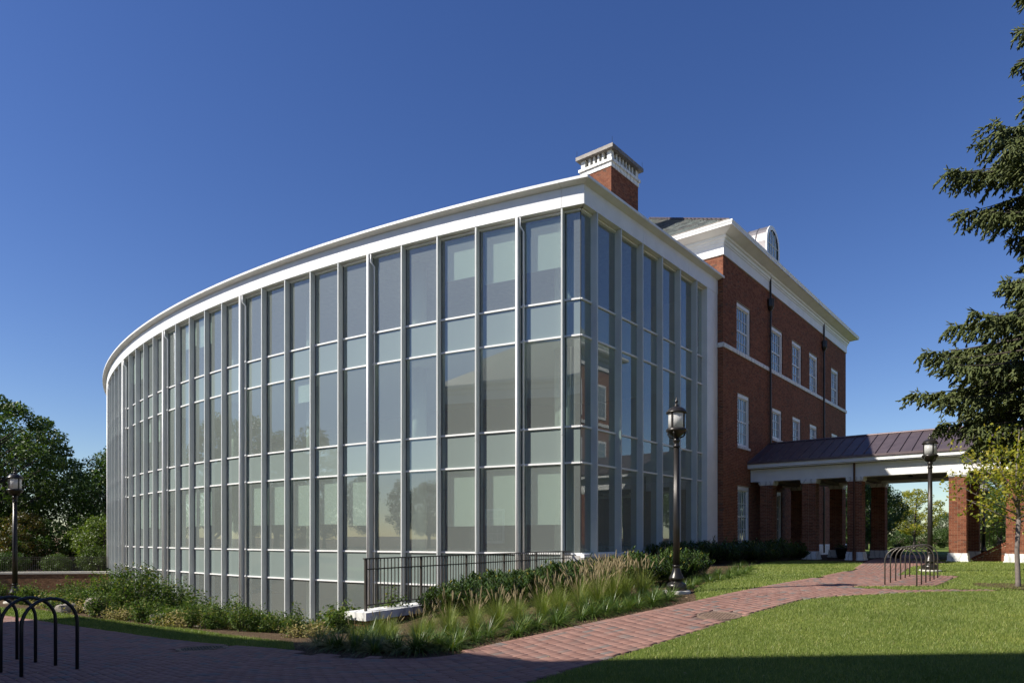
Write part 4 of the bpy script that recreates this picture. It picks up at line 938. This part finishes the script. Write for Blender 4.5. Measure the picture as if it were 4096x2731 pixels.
def oak(name, H, crown_r, trunk_h, ncl, per, leaf, mat, seed, tr=.35, flat=.7, sparse=1.0, barkm='bark'):
    """returns (trunk mesh, crown mesh): limbs run to clumps of leaf-sized faces"""
    rs = np.random.default_rng(seed); b = MB(); cs = []; rr = []
    zc = (H+trunk_h)/2; hh = (H-trunk_h)/2
    for k in range(ncl):
        th = k*2.39996+rs.uniform(-.3, .3); f = (k+.5)/ncl; zz = -1+2*f; ring = math.sqrt(max(.02, 1-zz*zz)); q = rs.uniform(.62, 1.0)
        taper = 1.0 if zz < .2 else 1-.25*(zz-.2)
        cs.append((crown_r*ring*q*math.cos(th)*taper, crown_r*ring*q*math.sin(th)*taper, zc+hh*zz*.88)); rr.append(crown_r*rs.uniform(.20, .34)*sparse)
    lean = rs.uniform(-.3, .3, 2); n = 8; tp = [(lean[0]*(k/n)**2*2, lean[1]*(k/n)**2*2, -.2+(H*.86+.2)*k/n) for k in range(n+1)]
    b.tube(tp, [tr*(1-.9*(k/n))+.02 if k else tr*1.35 for k in range(n+1)], 10)
    for (x, y, z) in cs:
        z0 = max(trunk_h*.8, z-math.hypot(x, y)*rs.uniform(.5, .9)); f = min(1, z0/(H*.86)); bx, by = lean[0]*f*f*2, lean[1]*f*f*2
        m1 = (bx+(x-bx)*.45+rs.uniform(-.2, .2), by+(y-by)*.45+rs.uniform(-.2, .2), z0+(z-z0)*.55+.15*rs.uniform(-1, 1)); r0 = tr*(.35-.2*f)
        b.tube([(bx, by, z0), m1, (x, y, z)], [r0, r0*.6, r0*.2], 5, cap=False)
    return b.mesh(name+'_trunk', barkm, True), leaf_cloud(cs, rr, per, leaf, mat, flat)
def plant_tree(name, meshes, x, y, label, cat='tree', group=None, rz=0., sc=1., z=None, crown='crown'):
    t = thing(name, label, cat, (x, y, hz(x, y) if z is None else z), group); t.rotation_euler = (0, 0, rz); t.scale = (sc, sc, sc)
    link('trunk', meshes[0], t); link(crown, meshes[1], t); return t
big = oak('oak', 15.5, 6.4, 4.0, 58, 360, .15, 'leaf_oak', 3, .42, .62, .80)
big2 = oak('oak', 13.0, 5.4, 2.2, 60, 300, .15, 'leaf_oak', 8, .34, .7, 1.15)
mid = oak('maple', 9.0, 3.6, 1.2, 44, 260, .12, 'leaf_oak', 21, .22, .75, 1.15)
yel = oak('maple', 8.0, 3.2, 1.8, 34, 190, .12, 'leaf_yellow', 31, .16, .7, .95)
rust = oak('maple', 6.5, 2.5, .8, 34, 230, .11, 'leaf_rust', 41, .14, .75, 1.1)
bush = oak('shrub', 3.2, 2.2, .25, 26, 230, .10, 'leaf_oak', 51, .07, .8, 1.25)
ybush = oak('shrub', 5.0, 2.6, .4, 30, 230, .11, 'leaf_lime', 52, .09, .8, 1.2)
# left of the glass building
plant_tree('oak_tree', big, -43.0, 57, 'tall open crowned oak towering behind the lamp post and brick wall', rz=.4, z=-.9, sc=.93)
for x, y, sc, rz in ((-34.5, 60, .80, 1.0), (-52, 58, .95, 2.0), (-47, 64, .98, 3.1), (-39, 66, .72, 4.0), (-60, 62, .9, 5.2)):
    plant_tree('oak_tree', big2, x, y, 'dense dark oak in the shaded wood behind the garden wall', group='oaks behind the garden wall', rz=rz, z=-1.0, sc=sc)
plant_tree('maple_tree', rust, -37.5, 52.5, 'small rusty leaved maple in front of the dark wood', z=-1.1, sc=.72)
plant_tree('maple_tree', ybush, -31.0, 52, 'yellow green small tree beside the curved glass wall edge', z=-1.1, sc=.85)
for x, y, sc, rz in ((-38.5, 48.6, .55, 0), (-35.6, 48.4, .5, 2), (-42, 49.5, .7, 3), (-33.0, 49.5, .45, 4), (-46, 52, .9, 1), (-30.5, 50.3, .6, 1.5), (-37, 54, 1.2, .7), (-33, 55, 1.3, 2.7), (-42, 54, 1.3, 4.7)):
    plant_tree('shrub', bush, x, y, 'leafy green shrub behind the dark picket fence', 'shrub', 'shrubs behind the fence', rz=rz, z=-1.1, sc=sc)
# trees that the curved glass mirrors
for x, y, sc, rz, ms in ((-44, 33, .95, .2, big), (-52, 40, 1.05, 1.2, big), (-56, 28, 1.0, 2.2, big2), (-50, 22, .85, 3.3, big), (-64, 36, 1.0, 4.4, big2), (-40, 26, .7, 5.1, mid)):
    plant_tree('oak_tree', ms, x, y, 'oak whose crown is mirrored in the curved glass panes', group='oaks mirrored in the glass', rz=rz, sc=sc)
for k in range(13):
    x, y = -78+rng.uniform(-4, 4), -42+k*9.5; plant_tree('oak_tree', big2 if k % 2 else mid, x, y, 'oak in the far row mirrored low in the curved glass', group='far oak row mirrored in the glass', rz=k*1.7, sc=.8 if k % 2 else 1.15)
for k in range(5):
    x, y = 66+4*k, 42+9*k; plant_tree('lawn_tree', big2, x, y, 'tree mirrored in the flat glass side of the building', group='trees mirrored in the flat glass', rz=k*1.1, sc=.8)
# beyond the walkway
for x, y, sc, rz, ms, lab, grp in ((36.3, 70, .56, .5, big2, 'dark green tree on the far lawn seen between walkway columns', 'far trees between the columns'), (51.5, 75, .5, 1.7, big2, 'dark green tree on the far lawn seen between walkway columns', 'far trees between the columns'),
        (33.2, 66, .5, 2.6, big2, 'dark green tree on the far lawn seen between walkway columns', 'far trees between the columns'), (56.5, 79, .74, 3.9, big2, 'dark green tree on the far lawn seen between walkway columns', 'far trees between the columns'), (64, 84, .55, 5.0, big2, 'dark green tree on the far lawn seen between walkway columns', 'far trees between the columns'),
        (43.6, 74, .82, .9, yel, 'sparse yellowing tree standing on the far lawn', None), (27.4, 52, .6, 2.2, mid, 'bright green small maple glimpsed behind the walkway columns', None)):
    plant_tree('lawn_tree', ms, x, y, lab, group=grp, rz=rz, sc=sc)
for k in range(26):
    x = 36+k*2.9; y = 82+rng.uniform(-1, 1)+k*.5; plant_tree('hedge_shrub', bush, x, y, 'low rusty green shrub along the edge of the far lawn', 'shrub', 'shrubs along the far lawn', rz=k*1.3, sc=.55+.25*rng.uniform())
for k in range(14):
    x = 60+k*8.5; y = 150+rng.uniform(-3, 3); plant_tree('wood_tree', big2, x, y, 'distant wood tree closing the view behind the far lawn', 'tree', 'distant wood trees', rz=k*1.9, sc=.42+.16*rng.uniform())
# young tree
def young():
    b = MB(); rs = np.random.default_rng(5); cs = []; tips = []
    b.tube([(0, 0, -.1), (.01, 0, .1), (.0, .02, .8), (.02, 0, 1.45)], [.062, .05, .044, .042], 10)
    for k in range(17):
        th = k*2.4; z0 = 1.35+.09*k*.55; L = rs.uniform(1.0, 1.8)*(1-.018*k); el = rs.uniform(.45, 1.2) if k > 4 else rs.uniform(.15, .5)
        d = np.array([math.cos(th)*math.cos(el), math.sin(th)*math.cos(el), math.sin(el)]); p0 = np.array([0, 0, z0]); p1 = p0+d*L*.5+[0, 0, .05]; p2 = p0+d*L+[0, 0, .12]
        b.tube([p0, p1, p2], [.018, .011, .004], 5)
        for f in np.linspace(.3, 1.05, 9):
            q = p0+(p2-p0)*f; e2 = q+rs.normal(0, .19, 3); b.tube([q, e2], [.004, .002], 3, cap=False); tips.append(e2); tips.append((q+e2)/2)
    b.tube([(.02, 0, 1.45), (0, .03, 2.4), (.03, 0, 3.3)], [.04, .022, .006], 8)
    for z in np.linspace(1.9, 3.4, 14): tips.append(np.array([rs.normal(0, .15), rs.normal(0, .15), z]))
    return b.mesh('young_trunk', 'young_bark', True), leaf_cloud(np.array(tips), np.full(len(tips), .16), 10, .042, 'leaf_yellow', .8, 'crown', up=.2)
plant_tree('young_tree', young(), 11.54, 15.58, 'slender young tree with sparse yellow leaves in the lawn', sc=1.08)
mr = grid_obj('mulch_ring', np.arange(10.6, 12.7, .08), np.arange(14.8, 16.5, .08), 'mulch', .03, lambda cx, cy: ((cx-11.6)/.95)**2+((cy-15.65)/.7)**2 < 1+.12*np.sin(7*cx+5*cy))

# spruce
def spruce():
    rs = np.random.default_rng(9); b = MB(); H = 19.5; LZ = ([3, 4, 5.5, 7, 8, 9, 9.8, 10.8, 12, 13, 14, 15, 17, 18.5, 19.5], [1.3, 2.7, 3.75, 3.3, 1.8, 1.0, 1.9, 3.0, 2.1, 1.0, 1.2, 1.4, 1.0, .6, .2])
    b.tube([(0, 0, -.2), (0, 0, 2), (.05, 0, 10), (0, 0, H)], [.32, .26, .17, .02], 10)
    P, Dv, Ln, Rd = [], [], [], []
    def twig(p, d, L, r=.02): P.append(p); Dv.append(d/np.linalg.norm(d)); Ln.append(L); Rd.append(r)
    z = 3.2; k = 0
    while z < H-.3:
        nb_ = 5
        for j in range(nb_):
            th = k*.77+j*2*math.pi/nb_+rs.uniform(-.3, .3); f = (z-2.4)/(H-2.4)
            L = max(.35, float(np.interp(z, *LZ))*rs.uniform(.82, 1.08)); rise = (.10+.45*f)
            d = np.array([math.cos(th), math.sin(th), 0]); pts = []
            nseg = 7
            for s in range(nseg+1):
                u = s/nseg; pts.append(np.array([0, 0, z])+d*L*u+np.array([0, 0, L*(rise*u-.62*u*u+.42*u**3)]))
            b.tube(pts, [max(.006, .05*(1-u/nseg)*(.5+L/5)) for u in range(nseg+1)], 5, cap=False)
            side = np.array([-d[1], d[0], 0]); nsp = int(L/.12)
            for s in range(nsp):
                u = .14+.86*(s+.5)/nsp; i = min(nseg-1, int(u*nseg)); q = pts[i]+(pts[i+1]-pts[i])*(u*nseg-i)
                for sg in (-1, 1):
                    sl = (.22+.60*(1-abs(u-.5)))*min(1, L/2.0)*rs.uniform(.6, 1.15)
                    dd = side*sg*rs.uniform(.5, .9)+d*rs.uniform(.35, .9)+np.array([0, 0, rs.uniform(-1.6, -.25)]); dd /= np.linalg.norm(dd); m = max(2, int(sl/.085))
                    twig(q, dd, sl, .022)
                    for w in range(m):
                        pq = q+dd*sl*(w+.6)/m
                        for _ in range(3):
                            td = dd*.9+rs.normal(0, .5, 3)+np.array([0, 0, -.35]); twig(pq, td, rs.uniform(.09, .17), .025)
                if rs.uniform() < .6:                                   # hanging spray
                    dd = np.array([rs.normal(0, .18), rs.normal(0, .18), -1.0]); sl = rs.uniform(.2, .62)*min(1, L/2); twig(q, dd, sl, .022)
                    for w in range(int(sl/.09)): twig(q+dd*(w+.5)*.09, dd*.7+rs.normal(0, .6, 3), rs.uniform(.08, .15), .02)
            for _ in range(5): twig(pts[-1]-d*rs.uniform(0, .25), d+rs.normal(0, .45, 3)+np.array([0, 0, .45]), rs.uniform(.12, .22), .018)
        z += .37; k += 1
    P = np.array(P); Dv = np.array(Dv); Ln = np.array(Ln)[:, None]; Rd = np.array(Rd)[:, None]; n = len(P)
    a = np.cross(Dv, rand_unit(n)); a /= np.linalg.norm(a, axis=1, keepdims=True); c = np.cross(Dv, a)
    ring = [P+Dv*Ln*.12+Rd*(a*math.cos(t)+c*math.sin(t)) for t in (0, 2.094, 4.189)]; ring2 = [P+Dv*Ln*.75+Rd*.8*(a*math.cos(t)+c*math.sin(t)) for t in (0, 2.094, 4.189)]
    v = np.stack(ring+ring2+[P+Dv*Ln], 1).reshape(-1, 3); base_ = (np.arange(n)*7)[:, None, None]
    q = (np.array([(0, 1, 4, 4), (0, 4, 3, 3), (1, 2, 5, 5), (1, 5, 4, 4), (2, 0, 3, 3), (2, 3, 5, 5), (3, 4, 6, 6), (4, 5, 6, 6), (5, 3, 6, 6)])[None, :, :3]+base_).reshape(-1, 3)
    # loose needles give the twigs a bristly edge
    m = n*5; ix = rng.integers(0, n, m); u = rng.uniform(.15, 1.0, (m, 1)); rd = rand_unit(m); pp = P[ix]+Dv[ix]*Ln[ix]*u; nd = Dv[ix]*.8+rd; nd /= np.linalg.norm(nd, axis=1, keepdims=True)
    sd = np.cross(nd, rand_unit(m)); sd /= np.linalg.norm(sd, axis=1, keepdims=True)
    v2 = np.stack([pp-sd*.0035, pp+sd*.0035, pp+nd*rng.uniform(.022, .045, (m, 1))], 1).reshape(-1, 3)
    vv = np.r_[v, v2]; qq = np.r_[q, np.arange(m*3).reshape(-1, 3)+len(v)]
    return b.mesh('spruce_trunk', 'bark', True), npmesh('needles', vv, qq, 'needle')
plant_tree('spruce_tree', spruce(), 15.15, 18.4, 'drooping dark green spruce overhanging the walkway roof', rz=.5, crown='needles')

# bedding plants -----------------------------------------------------
def strap_clump(n, L, w, spread, mat, name, droop=1.0, nseg=4, zs_=1.0):
    vs, qs = [], []; th = rng.uniform(0, 2*math.pi, n); ln = L*rng.uniform(.6, 1.1, n); tilt = rng.uniform(.05, 1, n)**.8*spread; r0 = rng.uniform(0, .06, n)
    for k in range(n):
        d = np.array([math.cos(th[k]), math.sin(th[k]), 0]); s = np.array([-d[1], d[0], 0])*w/2; p = d*r0[k]; a = math.pi/2-tilt[k]*.75; o = len(vs)
        for j in range(nseg+1):
            f = j/nseg; ww = 1-f**2*.95; vs += [p-s*ww, p+s*ww]
            a2 = a-droop*tilt[k]*f*1.5; p = p+(d*math.cos(a2)+np.array([0, 0, math.sin(a2)]))*ln[k]/nseg
        qs += [(o+2*j, o+2*j+1, o+2*j+3, o+2*j+2) for j in range(nseg)]
    vs = np.array(vs); vs[:, 2] *= zs_; return npmesh(name, vs, np.array(qs), mat)
lirs = [strap_clump(150, .46, .011, 1.45, 'leaf_lily', 'leaves', 1.15, 5, .72) for _ in range(3)]
founts = [strap_clump(420, .78, .0065, .95, 'leaf_fount', 'blades', 1.05, 5) for _ in range(3)]
def plume_mesh(n, L):
    b = MB()
    for k in range(n):
        th = rng.uniform(0, 6.28); lean = rng.uniform(.05, .55); h = L*rng.uniform(.8, 1.15); d = Vector((math.cos(th)*lean, math.sin(th)*lean, 1)).normalized()
        p0 = Vector((math.cos(th)*.05, math.sin(th)*.05, .1)); p1 = p0+d*h*.75; d2 = Vector((d.x*1.5, d.y*1.5, d.z)).normalized(); pl = rng.uniform(.12, .2)
        b.tube([p0, p1], [.002, .0015], 3, cap=False)
        b.tube([p1+d2*pl*f for f in (0, .2, .5, .8, 1)], [.004, .011, .013, .009, .002], 6)
        for _ in range(30):
            q = p1+d2*pl*rng.uniform(.05, 1); r_ = Vector(rng.normal(0, 1, 3)).normalized()*.9+d2; r_.normalize(); s_ = r_.cross(Vector(rng.normal(0, 1, 3))).normalized()*.002
            b.add([tuple(q-s_), tuple(q+s_), tuple(q+r_*.04)], [(0, 1, 2)])
    return b.mesh('plumes', 'plume')
plm = [plume_mesh(9, .80), plume_mesh(24, .86), plume_mesh(3, .78)]
def laurel_mesh(nsh, H, W, ll, lw):
    vs, qs = [], []; b = MB()
    for k in range(nsh):
        th = rng.uniform(0, 6.28); rr = W*math.sqrt(rng.uniform(0, 1)); top = np.array([math.cos(th)*rr, math.sin(th)*rr, H*(1-.55*(rr/W)**2)*rng.uniform(.82, 1.12)]); bot = np.array([top[0]*.35, top[1]*.35, .02])
        b.tube([bot, top], [.006, .003], 3, cap=False); sh = (top-bot); sL = np.linalg.norm(sh); sd = sh/sL
        nl = 26
        for j in range(nl):
            f = .22+.80*j/nl; p = bot+sh*f; a = j*2.4+th; o = np.array([math.cos(a), math.sin(a), 0]); up = .35+.9*f+rng.uniform(-.25, .25); d = o+np.array([0, 0, up]); d /= np.linalg.norm(d)
            s = np.cross(d, [0, 0, 1.]); s /= np.linalg.norm(s); nn_ = np.cross(s, d); L = ll*rng.uniform(.7, 1.15); w = lw*rng.uniform(.8, 1.1); o_ = len(vs)
            vs += [p, p+d*L*.45+s*w/2+nn_*w*.18, p+d*L*.97-nn_*L*.12, p+d*L*.45-s*w/2+nn_*w*.18, p+d*L*.5]
            qs += [(o_, o_+1, o_+4), (o_+1, o_+2, o_+4), (o_+2, o_+3, o_+4), (o_+3, o_, o_+4)]
    return npmesh('leaves', np.array(vs), np.array(qs), 'leaf_laurel'), b.mesh('stems', 'bark')
laurs = [laurel_mesh(46, .70, .50, .145, .042) for _ in range(3)]
def rose_mesh(nsh, H, W, leaf=.034, per=30, mat='leaf_rose'):
    b = MB(); cs = []
    for k in range(nsh):
        th = rng.uniform(0, 6.28); rr = W*math.sqrt(rng.uniform(.02, 1)); top = np.array([math.cos(th)*rr, math.sin(th)*rr, H*rng.uniform(.55, 1.1)*(1-.35*rr/W)]); bot = np.array([top[0]*.2, top[1]*.2, 0]); midp = (top+bot)/2+rng.normal(0, .06, 3)
        b.tube([bot, midp, top], [.007, .005, .002], 4, cap=False)
        for f in np.linspace(.25, 1.02, 9): cs.append((bot+(midp-bot)*f*2 if f < .5 else midp+(top-midp)*(f-.5)*2)+rng.normal(0, .045, 3))
    cs = np.array(cs); return leaf_cloud(cs, np.full(len(cs), .075), per//4, leaf, mat, .9, 'leaves', up=.5), b.mesh('stems', 'bark')
roses = [rose_mesh(20, .62, .42), rose_mesh(16, .85, .36), rose_mesh(30, 1.25, .62, .036)]
covers = [rose_mesh(26, .28, .5, .03, 30, 'leaf_rose'), rose_mesh(26, .26, .5, .03, 26, 'dry')]
def put(name, parts_, x, y, label, cat, group, sc=1., dz=0.):
    t = thing(name, label, cat, (x, y, hz(x, y)+dz), group); t.rotation_euler = (0, 0, rng.uniform(0, 6.28)); t.scale = (sc*rng.uniform(.92, 1.08), sc*rng.uniform(.92, 1.08), sc*rng.uniform(.9, 1.1))
    for nm, me in parts_: link(nm, me, t)
    return t
def along(poly, step):
    out = []; acc = 0
    for a, c in zip(poly[:-1], poly[1:]):
        a, c = Vector(a), Vector(c); L = (c-a).length; d = (c-a)/L; s = acc
        while s < L: out.append((a+d*s, d)); s += step
        acc = s-L
    return out
BED = [(-3.35,10.6),(-2.9,9.95),(-2.27,9.5),(-1.37,9.22),(-.84,9.38),(-.19,10.05),(.88,10.88),(1.74,11.5),(3.0,12.55),(3.3,13.2)]
for (p, d) in along(BED, .30):
    n = Vector((-d.y, d.x))
    for off, jit in ((.42, .08), (.85, .12)):
        if off > .6 and (rng.uniform() < .45): continue
        q = p+n*(off+rng.normal(0, jit)); put('lilyturf', [('leaves', lirs[rng.integers(3)])], q.x, q.y, ('lilyturf clump in shade at the rounded nose of the mulch bed' if p.x < -.7 else ('front row lilyturf clump beside the sunlit brick path' if off < .6 else 'second row lilyturf clump between path edging and fountain grass')), 'plant', 'lilyturf edging the bed', .98+.32*rng.uniform())
for (x, y) in ((3.2, 13.7), (3.75, 14.85), (4.0, 15.2), (4.3, 15.9), (4.7, 16.3), (5.1, 16.8), (5.5, 17.3), (3.0, 14.1), (2.75, 13.4), (4.9, 17.2), (5.9, 17.9), (6.3, 18.5), (4.45, 16.6), (5.0, 17.8), (5.5, 18.4), (6.1, 19.1), (6.7, 19.4), (6.5, 20.0), (7.1, 20.4), (7.0, 21.0), (5.7, 18.9)):
    put('lilyturf', [('leaves', lirs[rng.integers(3)])], x, y, 'lilyturf clump around the lamp post foot and lawn wedge', 'plant', 'lilyturf edging the bed', .9)
FB = [(-2.45, 10.75), (-2.0, 10.6), (-1.2, 10.6), (-.6, 11.0), (.2, 11.7), (.9, 12.3), (1.6, 12.9), (2.3, 13.5), (2.7, 14.1)]
for (p, d) in along(FB, .50):
    n = Vector((-d.y, d.x)); fr = p.x
    for off in (.0, .62):
        q = p+n*(off+rng.normal(0, .07)); few = p.x < -1.0
        put('fountain_grass', [('blades', founts[rng.integers(3)]), ('plumes', plm[2 if few and rng.uniform() < .6 else (1 if p.x > 1.4 else 0)])], q.x, q.y, ('short fountain grass tuft with few plumes beside the wall end' if few else ('tall fountain grass clump full of tan plumes near the lamp post' if p.x > 1.4 else 'fountain grass clump with scattered tan plumes before the laurels')), 'grass', 'fountain grass in the bed', (.50 if few else (.64 if p.x < 1.5 else .86))+.12*rng.uniform())
LB = [(-1.4, 14.3), (-.9, 15.0), (.1, 16.8), (1.2, 18.7), (2.1, 20.6)]
for (p, d) in along(LB, .62):
    n = Vector((d.y, -d.x))
    for off in (-.25, .45, 1.15, 1.85):
        if off > 1.5 and p.y < 15: continue
        q = p+n*(off+rng.normal(0, .08)); put('laurel_shrub', [('leaves', laurs[rng.integers(3)][0]), ('stems', laurs[0][1])], q.x, q.y, ('glossy laurel shrub directly against the metal railing' if off < 0 else ('glossy laurel shrub in the middle of the railing bed' if off < 1.5 else 'glossy laurel shrub right behind the fountain grass')), 'shrub', 'laurels beside the railing', (.86+.2*rng.uniform())*(1 if q.y < 17 else .8))
for (x, y) in ((3.6, 16.3), (4.1, 16.9), (3.2, 16.9), (3.8, 17.6), (4.6, 17.9), (4.2, 18.5), (3.1, 17.8), (3.4, 18.9), (5.0, 18.7), (3.0, 15.9), (2.5, 16.5)):
    put('laurel_shrub', [('leaves', laurs[rng.integers(3)][0]), ('stems', laurs[0][1])], x, y, 'glossy laurel shrub in the sunlit clump behind the lamp post', 'shrub', 'laurels behind the lamp post', 1.05)
for k in range(17):
    for r_ in (.75, 1.45, 2.1, 2.8):
        q = FA(3.0+k*.66+rng.normal(0, .08), r_+rng.normal(0, .08)); 
        if r_ > 2 and (k < 5 or k > 15): continue
        if r_ > 2.5 and k < 7: continue
        put('laurel_shrub', [('leaves', laurs[rng.integers(3)][0]), ('stems', laurs[0][1])], q.x, q.y, ('shaded laurel against the stone plinth of the building' if r_ < 1 else 'shaded laurel in the outer hedge row along the building'), 'shrub', 'shaded laurels along the wall', 1.0+.15*rng.uniform())
# court planting at the left
cr = [(-16.5, 21.6), (-13, 18.9), (-10.3, 17.0), (-8.3, 15.6), (-6.6, 14.6), (-5.05, 13.9), (-3.9, 12.9)]
for (p, d) in along(cr, .46):
    n = Vector((-d.y, d.x))
    for off in (.35, .95, 1.7, 2.5, 3.4, 4.3):
        if rng.uniform() < .22: continue
        q = p+n*(off+rng.normal(0, .2))
        if q.x > -3.9 and off > .6 and q.y > 12.8+(q.x+4)*1.6 and q.x > -3.3: continue
        u = rng.uniform()
        if u < .60: put('rose_shrub', [('leaves', roses[0 if u < .34 else 1][0]), ('stems', roses[0 if u < .34 else 1][1])], q.x, q.y, (('low spreading' if u < .34 else 'upright twiggy')+(' shrub beside the grass strip before the curved glass' if off < 1.2 else (' shrub midway down the bank before the curved glass' if off < 3 else ' shrub low on the bank near the glass foot'))), 'shrub', 'loose shrubs before the curved glass', (.75+.35*rng.uniform())*(1.12 if off > 2 else .9)*(.88 if q.x > -7.5 else 1))
        elif u < .84: put('ground_cover', [('leaves', covers[0][0]), ('stems', covers[0][1])], q.x, q.y, 'low green ground cover clump before the curved glass', 'plant', 'low ground cover before the glass', .9+.4*rng.uniform())
        else: put('straw_tuft', [('leaves', covers[1][0]), ('stems', covers[1][1])], q.x, q.y, 'dry straw coloured tuft in the bed before the curved glass', 'plant', 'dry tufts before the glass', .9+.4*rng.uniform())
for (x, y, s) in ((-10.9, 18.7, 1.05), (-10.0, 18.1, 1.1), (-11.6, 19.6, 1.0), (-10.7, 19.8, 1.15), (-9.4, 18.9, 1.0), (-11.9, 20.6, 1.0), (-9.9, 20.0, 1.1)):
    put('rose_shrub', [('leaves', roses[2][0]), ('stems', roses[2][1])], x, y, 'taller bushy green shrub at the left edge of the glass', 'shrub', 'taller shrubs at the glass edge', s)
# boulders
def boulder(seed, mat='rock'):
    import bmesh
    bm = bmesh.new(); bmesh.ops.create_icosphere(bm, subdivisions=3, radius=1); rs = np.random.default_rng(seed); pl = [(Vector(rs.normal(0, 1, 3)).normalized(), rs.uniform(.55, .9)) for _ in range(9)]
    for v in bm.verts:
        for n, dd in pl:
            e2 = v.co.dot(n)-dd
            if e2 > 0: v.co -= n*e2*.9
        v.co += Vector(rs.normal(0, .012, 3))
    me = bpy.data.meshes.new('boulder'); bm.to_mesh(me); bm.free(); me.materials.append(M[mat]); return me
bms = [boulder(s) for s in (1, 2, 3)]
for k, (x, y, sx, sy, sz) in enumerate(((-12.9, 20.6, .5, .4, .32), (-12.0, 21.6, .7, .5, .36), (-11.2, 18.3, .45, .36, .36), (-8.2, 15.85, .24, .2, .2), (-14.2, 22.4, .6, .4, .3), (-13.4, 23.6, .8, .5, .4), (-12.1, 25.2, .7, .6, .5), (-9.6, 17.3, .3, .22, .2), (-7.3, 16.0, .3, .25, .2), (-11.6, 17.8, .3, .25, .2), (-10.6, 17.4, .3, .2, .2))):
    o = link('boulder', bms[k % 3]); o.location = (x, y, hz(x, y)+sz*.35); o.scale = (sx, sy, sz); o.rotation_euler = (0, 0, k*1.1); tag(o, 'rough tan boulder half buried among the court shrubs', 'boulder', 'boulders among the shrubs')

# ------------------------------------------------------------------ lawn blades (uncountable)
def blades(poly, dens, hgt, wid, name, label, ymax=99, xr=.80, ymin=6.2):
    xs = [p[0] for p in poly]; ys = [p[1] for p in poly]; x0, x1, y0, y1 = max(min(xs), -22), min(max(xs), 22), max(min(ys), ymin), min(max(ys), ymax)
    n = int((x1-x0)*(y1-y0)*dens); x = rng.uniform(x0, x1, n); y = rng.uniform(y0, y1, n); m = inpoly(x, y, poly) & (np.abs(x/y) < xr)
    m &= rng.uniform(0, 1, n) < np.clip(11/np.maximum(y, 1), .25, 1)**1.2
    x, y = x[m], y[m]; n = len(x); z = height(x, y)+.008; p = np.c_[x, y, z]; th = rng.uniform(0, 6.28, n); lean = rng.uniform(.0, .9, n)[:, None]
    pat = .85+.18*np.sin(x*1.3+np.sin(y*1.7)*1.5)*np.sin(y*1.1+x*.4)
    far = np.clip(y/10, 1, 2)[:, None]
    d = np.c_[np.cos(th)*lean[:, 0], np.sin(th)*lean[:, 0], np.ones(n)]*(hgt*rng.uniform(.5, 1.25, n)*pat)[:, None]; ph = rng.uniform(0, 6.28, n); s = np.c_[np.cos(ph), np.sin(ph), np.zeros(n)]*wid/2*far
    v = np.stack([p-s, p+s, p+d], 1).reshape(-1, 3); o = link(name, npmesh(name, v, np.arange(n*3).reshape(-1, 3), 'blade'), None, 'stuff'); tag(o, label, 'grass')
blades(LAWN_R, 3600, .052, .006, 'lawn_grass', 'short mown grass of the wide lawn right of the brick path')
blades(LAWN_B, 1900, .05, .007, 'lawn_grass', 'short mown grass around the lamp post and walkway columns')
blades(LAWN_C, 2200, .05, .007, 'lawn_grass', 'short mown grass wedge between planting bed and brick path')
blades(LAWN_D, 2600, .055, .007, 'lawn_grass', 'short mown grass strip edging the shaded plaza')
# bark chips on the bed close to the path
n = 9000; bx0 = rng.uniform(-4, 4, n); by0 = rng.uniform(9, 17, n); BEDP = [(-3.4,10.5)]+BED[1:]+[(3.4,13.0),(3.9,14.6),(4.3,15.7),(3,16),(-2.5,13.2),(-3.6,11.5)]
m = inpoly(bx0, by0, BEDP); bx0, by0 = bx0[m], by0[m]; n = len(bx0); p = np.c_[bx0, by0, height(bx0, by0)+.012]; th = rng.uniform(0, 6.28, n)
a = np.c_[np.cos(th), np.sin(th), rng.normal(0, .3, n)]*rng.uniform(.012, .035, (n, 1)); c = np.c_[-np.sin(th), np.cos(th), rng.normal(0, .4, n)]*rng.uniform(.004, .009, (n, 1))
M['chip'] = island('bark_chip', [(0, (.05, .03, .018)), (.5, (.14, .09, .05)), (1, (.34, .25, .15))], .95, .1, bump=0)
v = quads(p, a, c); o = link('bark_chips', npmesh('bark_chips', v, np.arange(n*4).reshape(-1, 4), 'chip'), None, 'stuff'); tag(o, 'loose bark chips strewn over the mulch bed', 'mulch')

# fallen leaves and clippings on lawn and paving
n = 420; lx = rng.uniform(-8, 12, n); ly = rng.uniform(7.3, 22, n); m = (np.abs(lx/ly) < .74) & (inpoly(lx, ly, LAWN_R) | inpoly(lx, ly, PATH) | inpoly(lx, ly, LAWN_B)); lx, ly = lx[m], ly[m]; n = len(lx)
p = np.c_[lx, ly, height(lx, ly)+np.where(inpoly(lx, ly, PATH), .026, .05)]; th = rng.uniform(0, 6.28, n); sz = rng.uniform(.012, .03, (n, 1))
a = np.c_[np.cos(th), np.sin(th), rng.normal(0, .2, n)]*sz; c = np.c_[-np.sin(th), np.cos(th), rng.normal(0, .2, n)]*sz*rng.uniform(.2, .55, (n, 1))
v = quads(p, a, c); o = link('fallen_leaves', npmesh('fallen_leaves', v, np.arange(n*4).reshape(-1, 4), 'plume'), None, 'stuff'); tag(o, 'dry fallen leaves and clippings scattered over lawn and path', 'leaves')
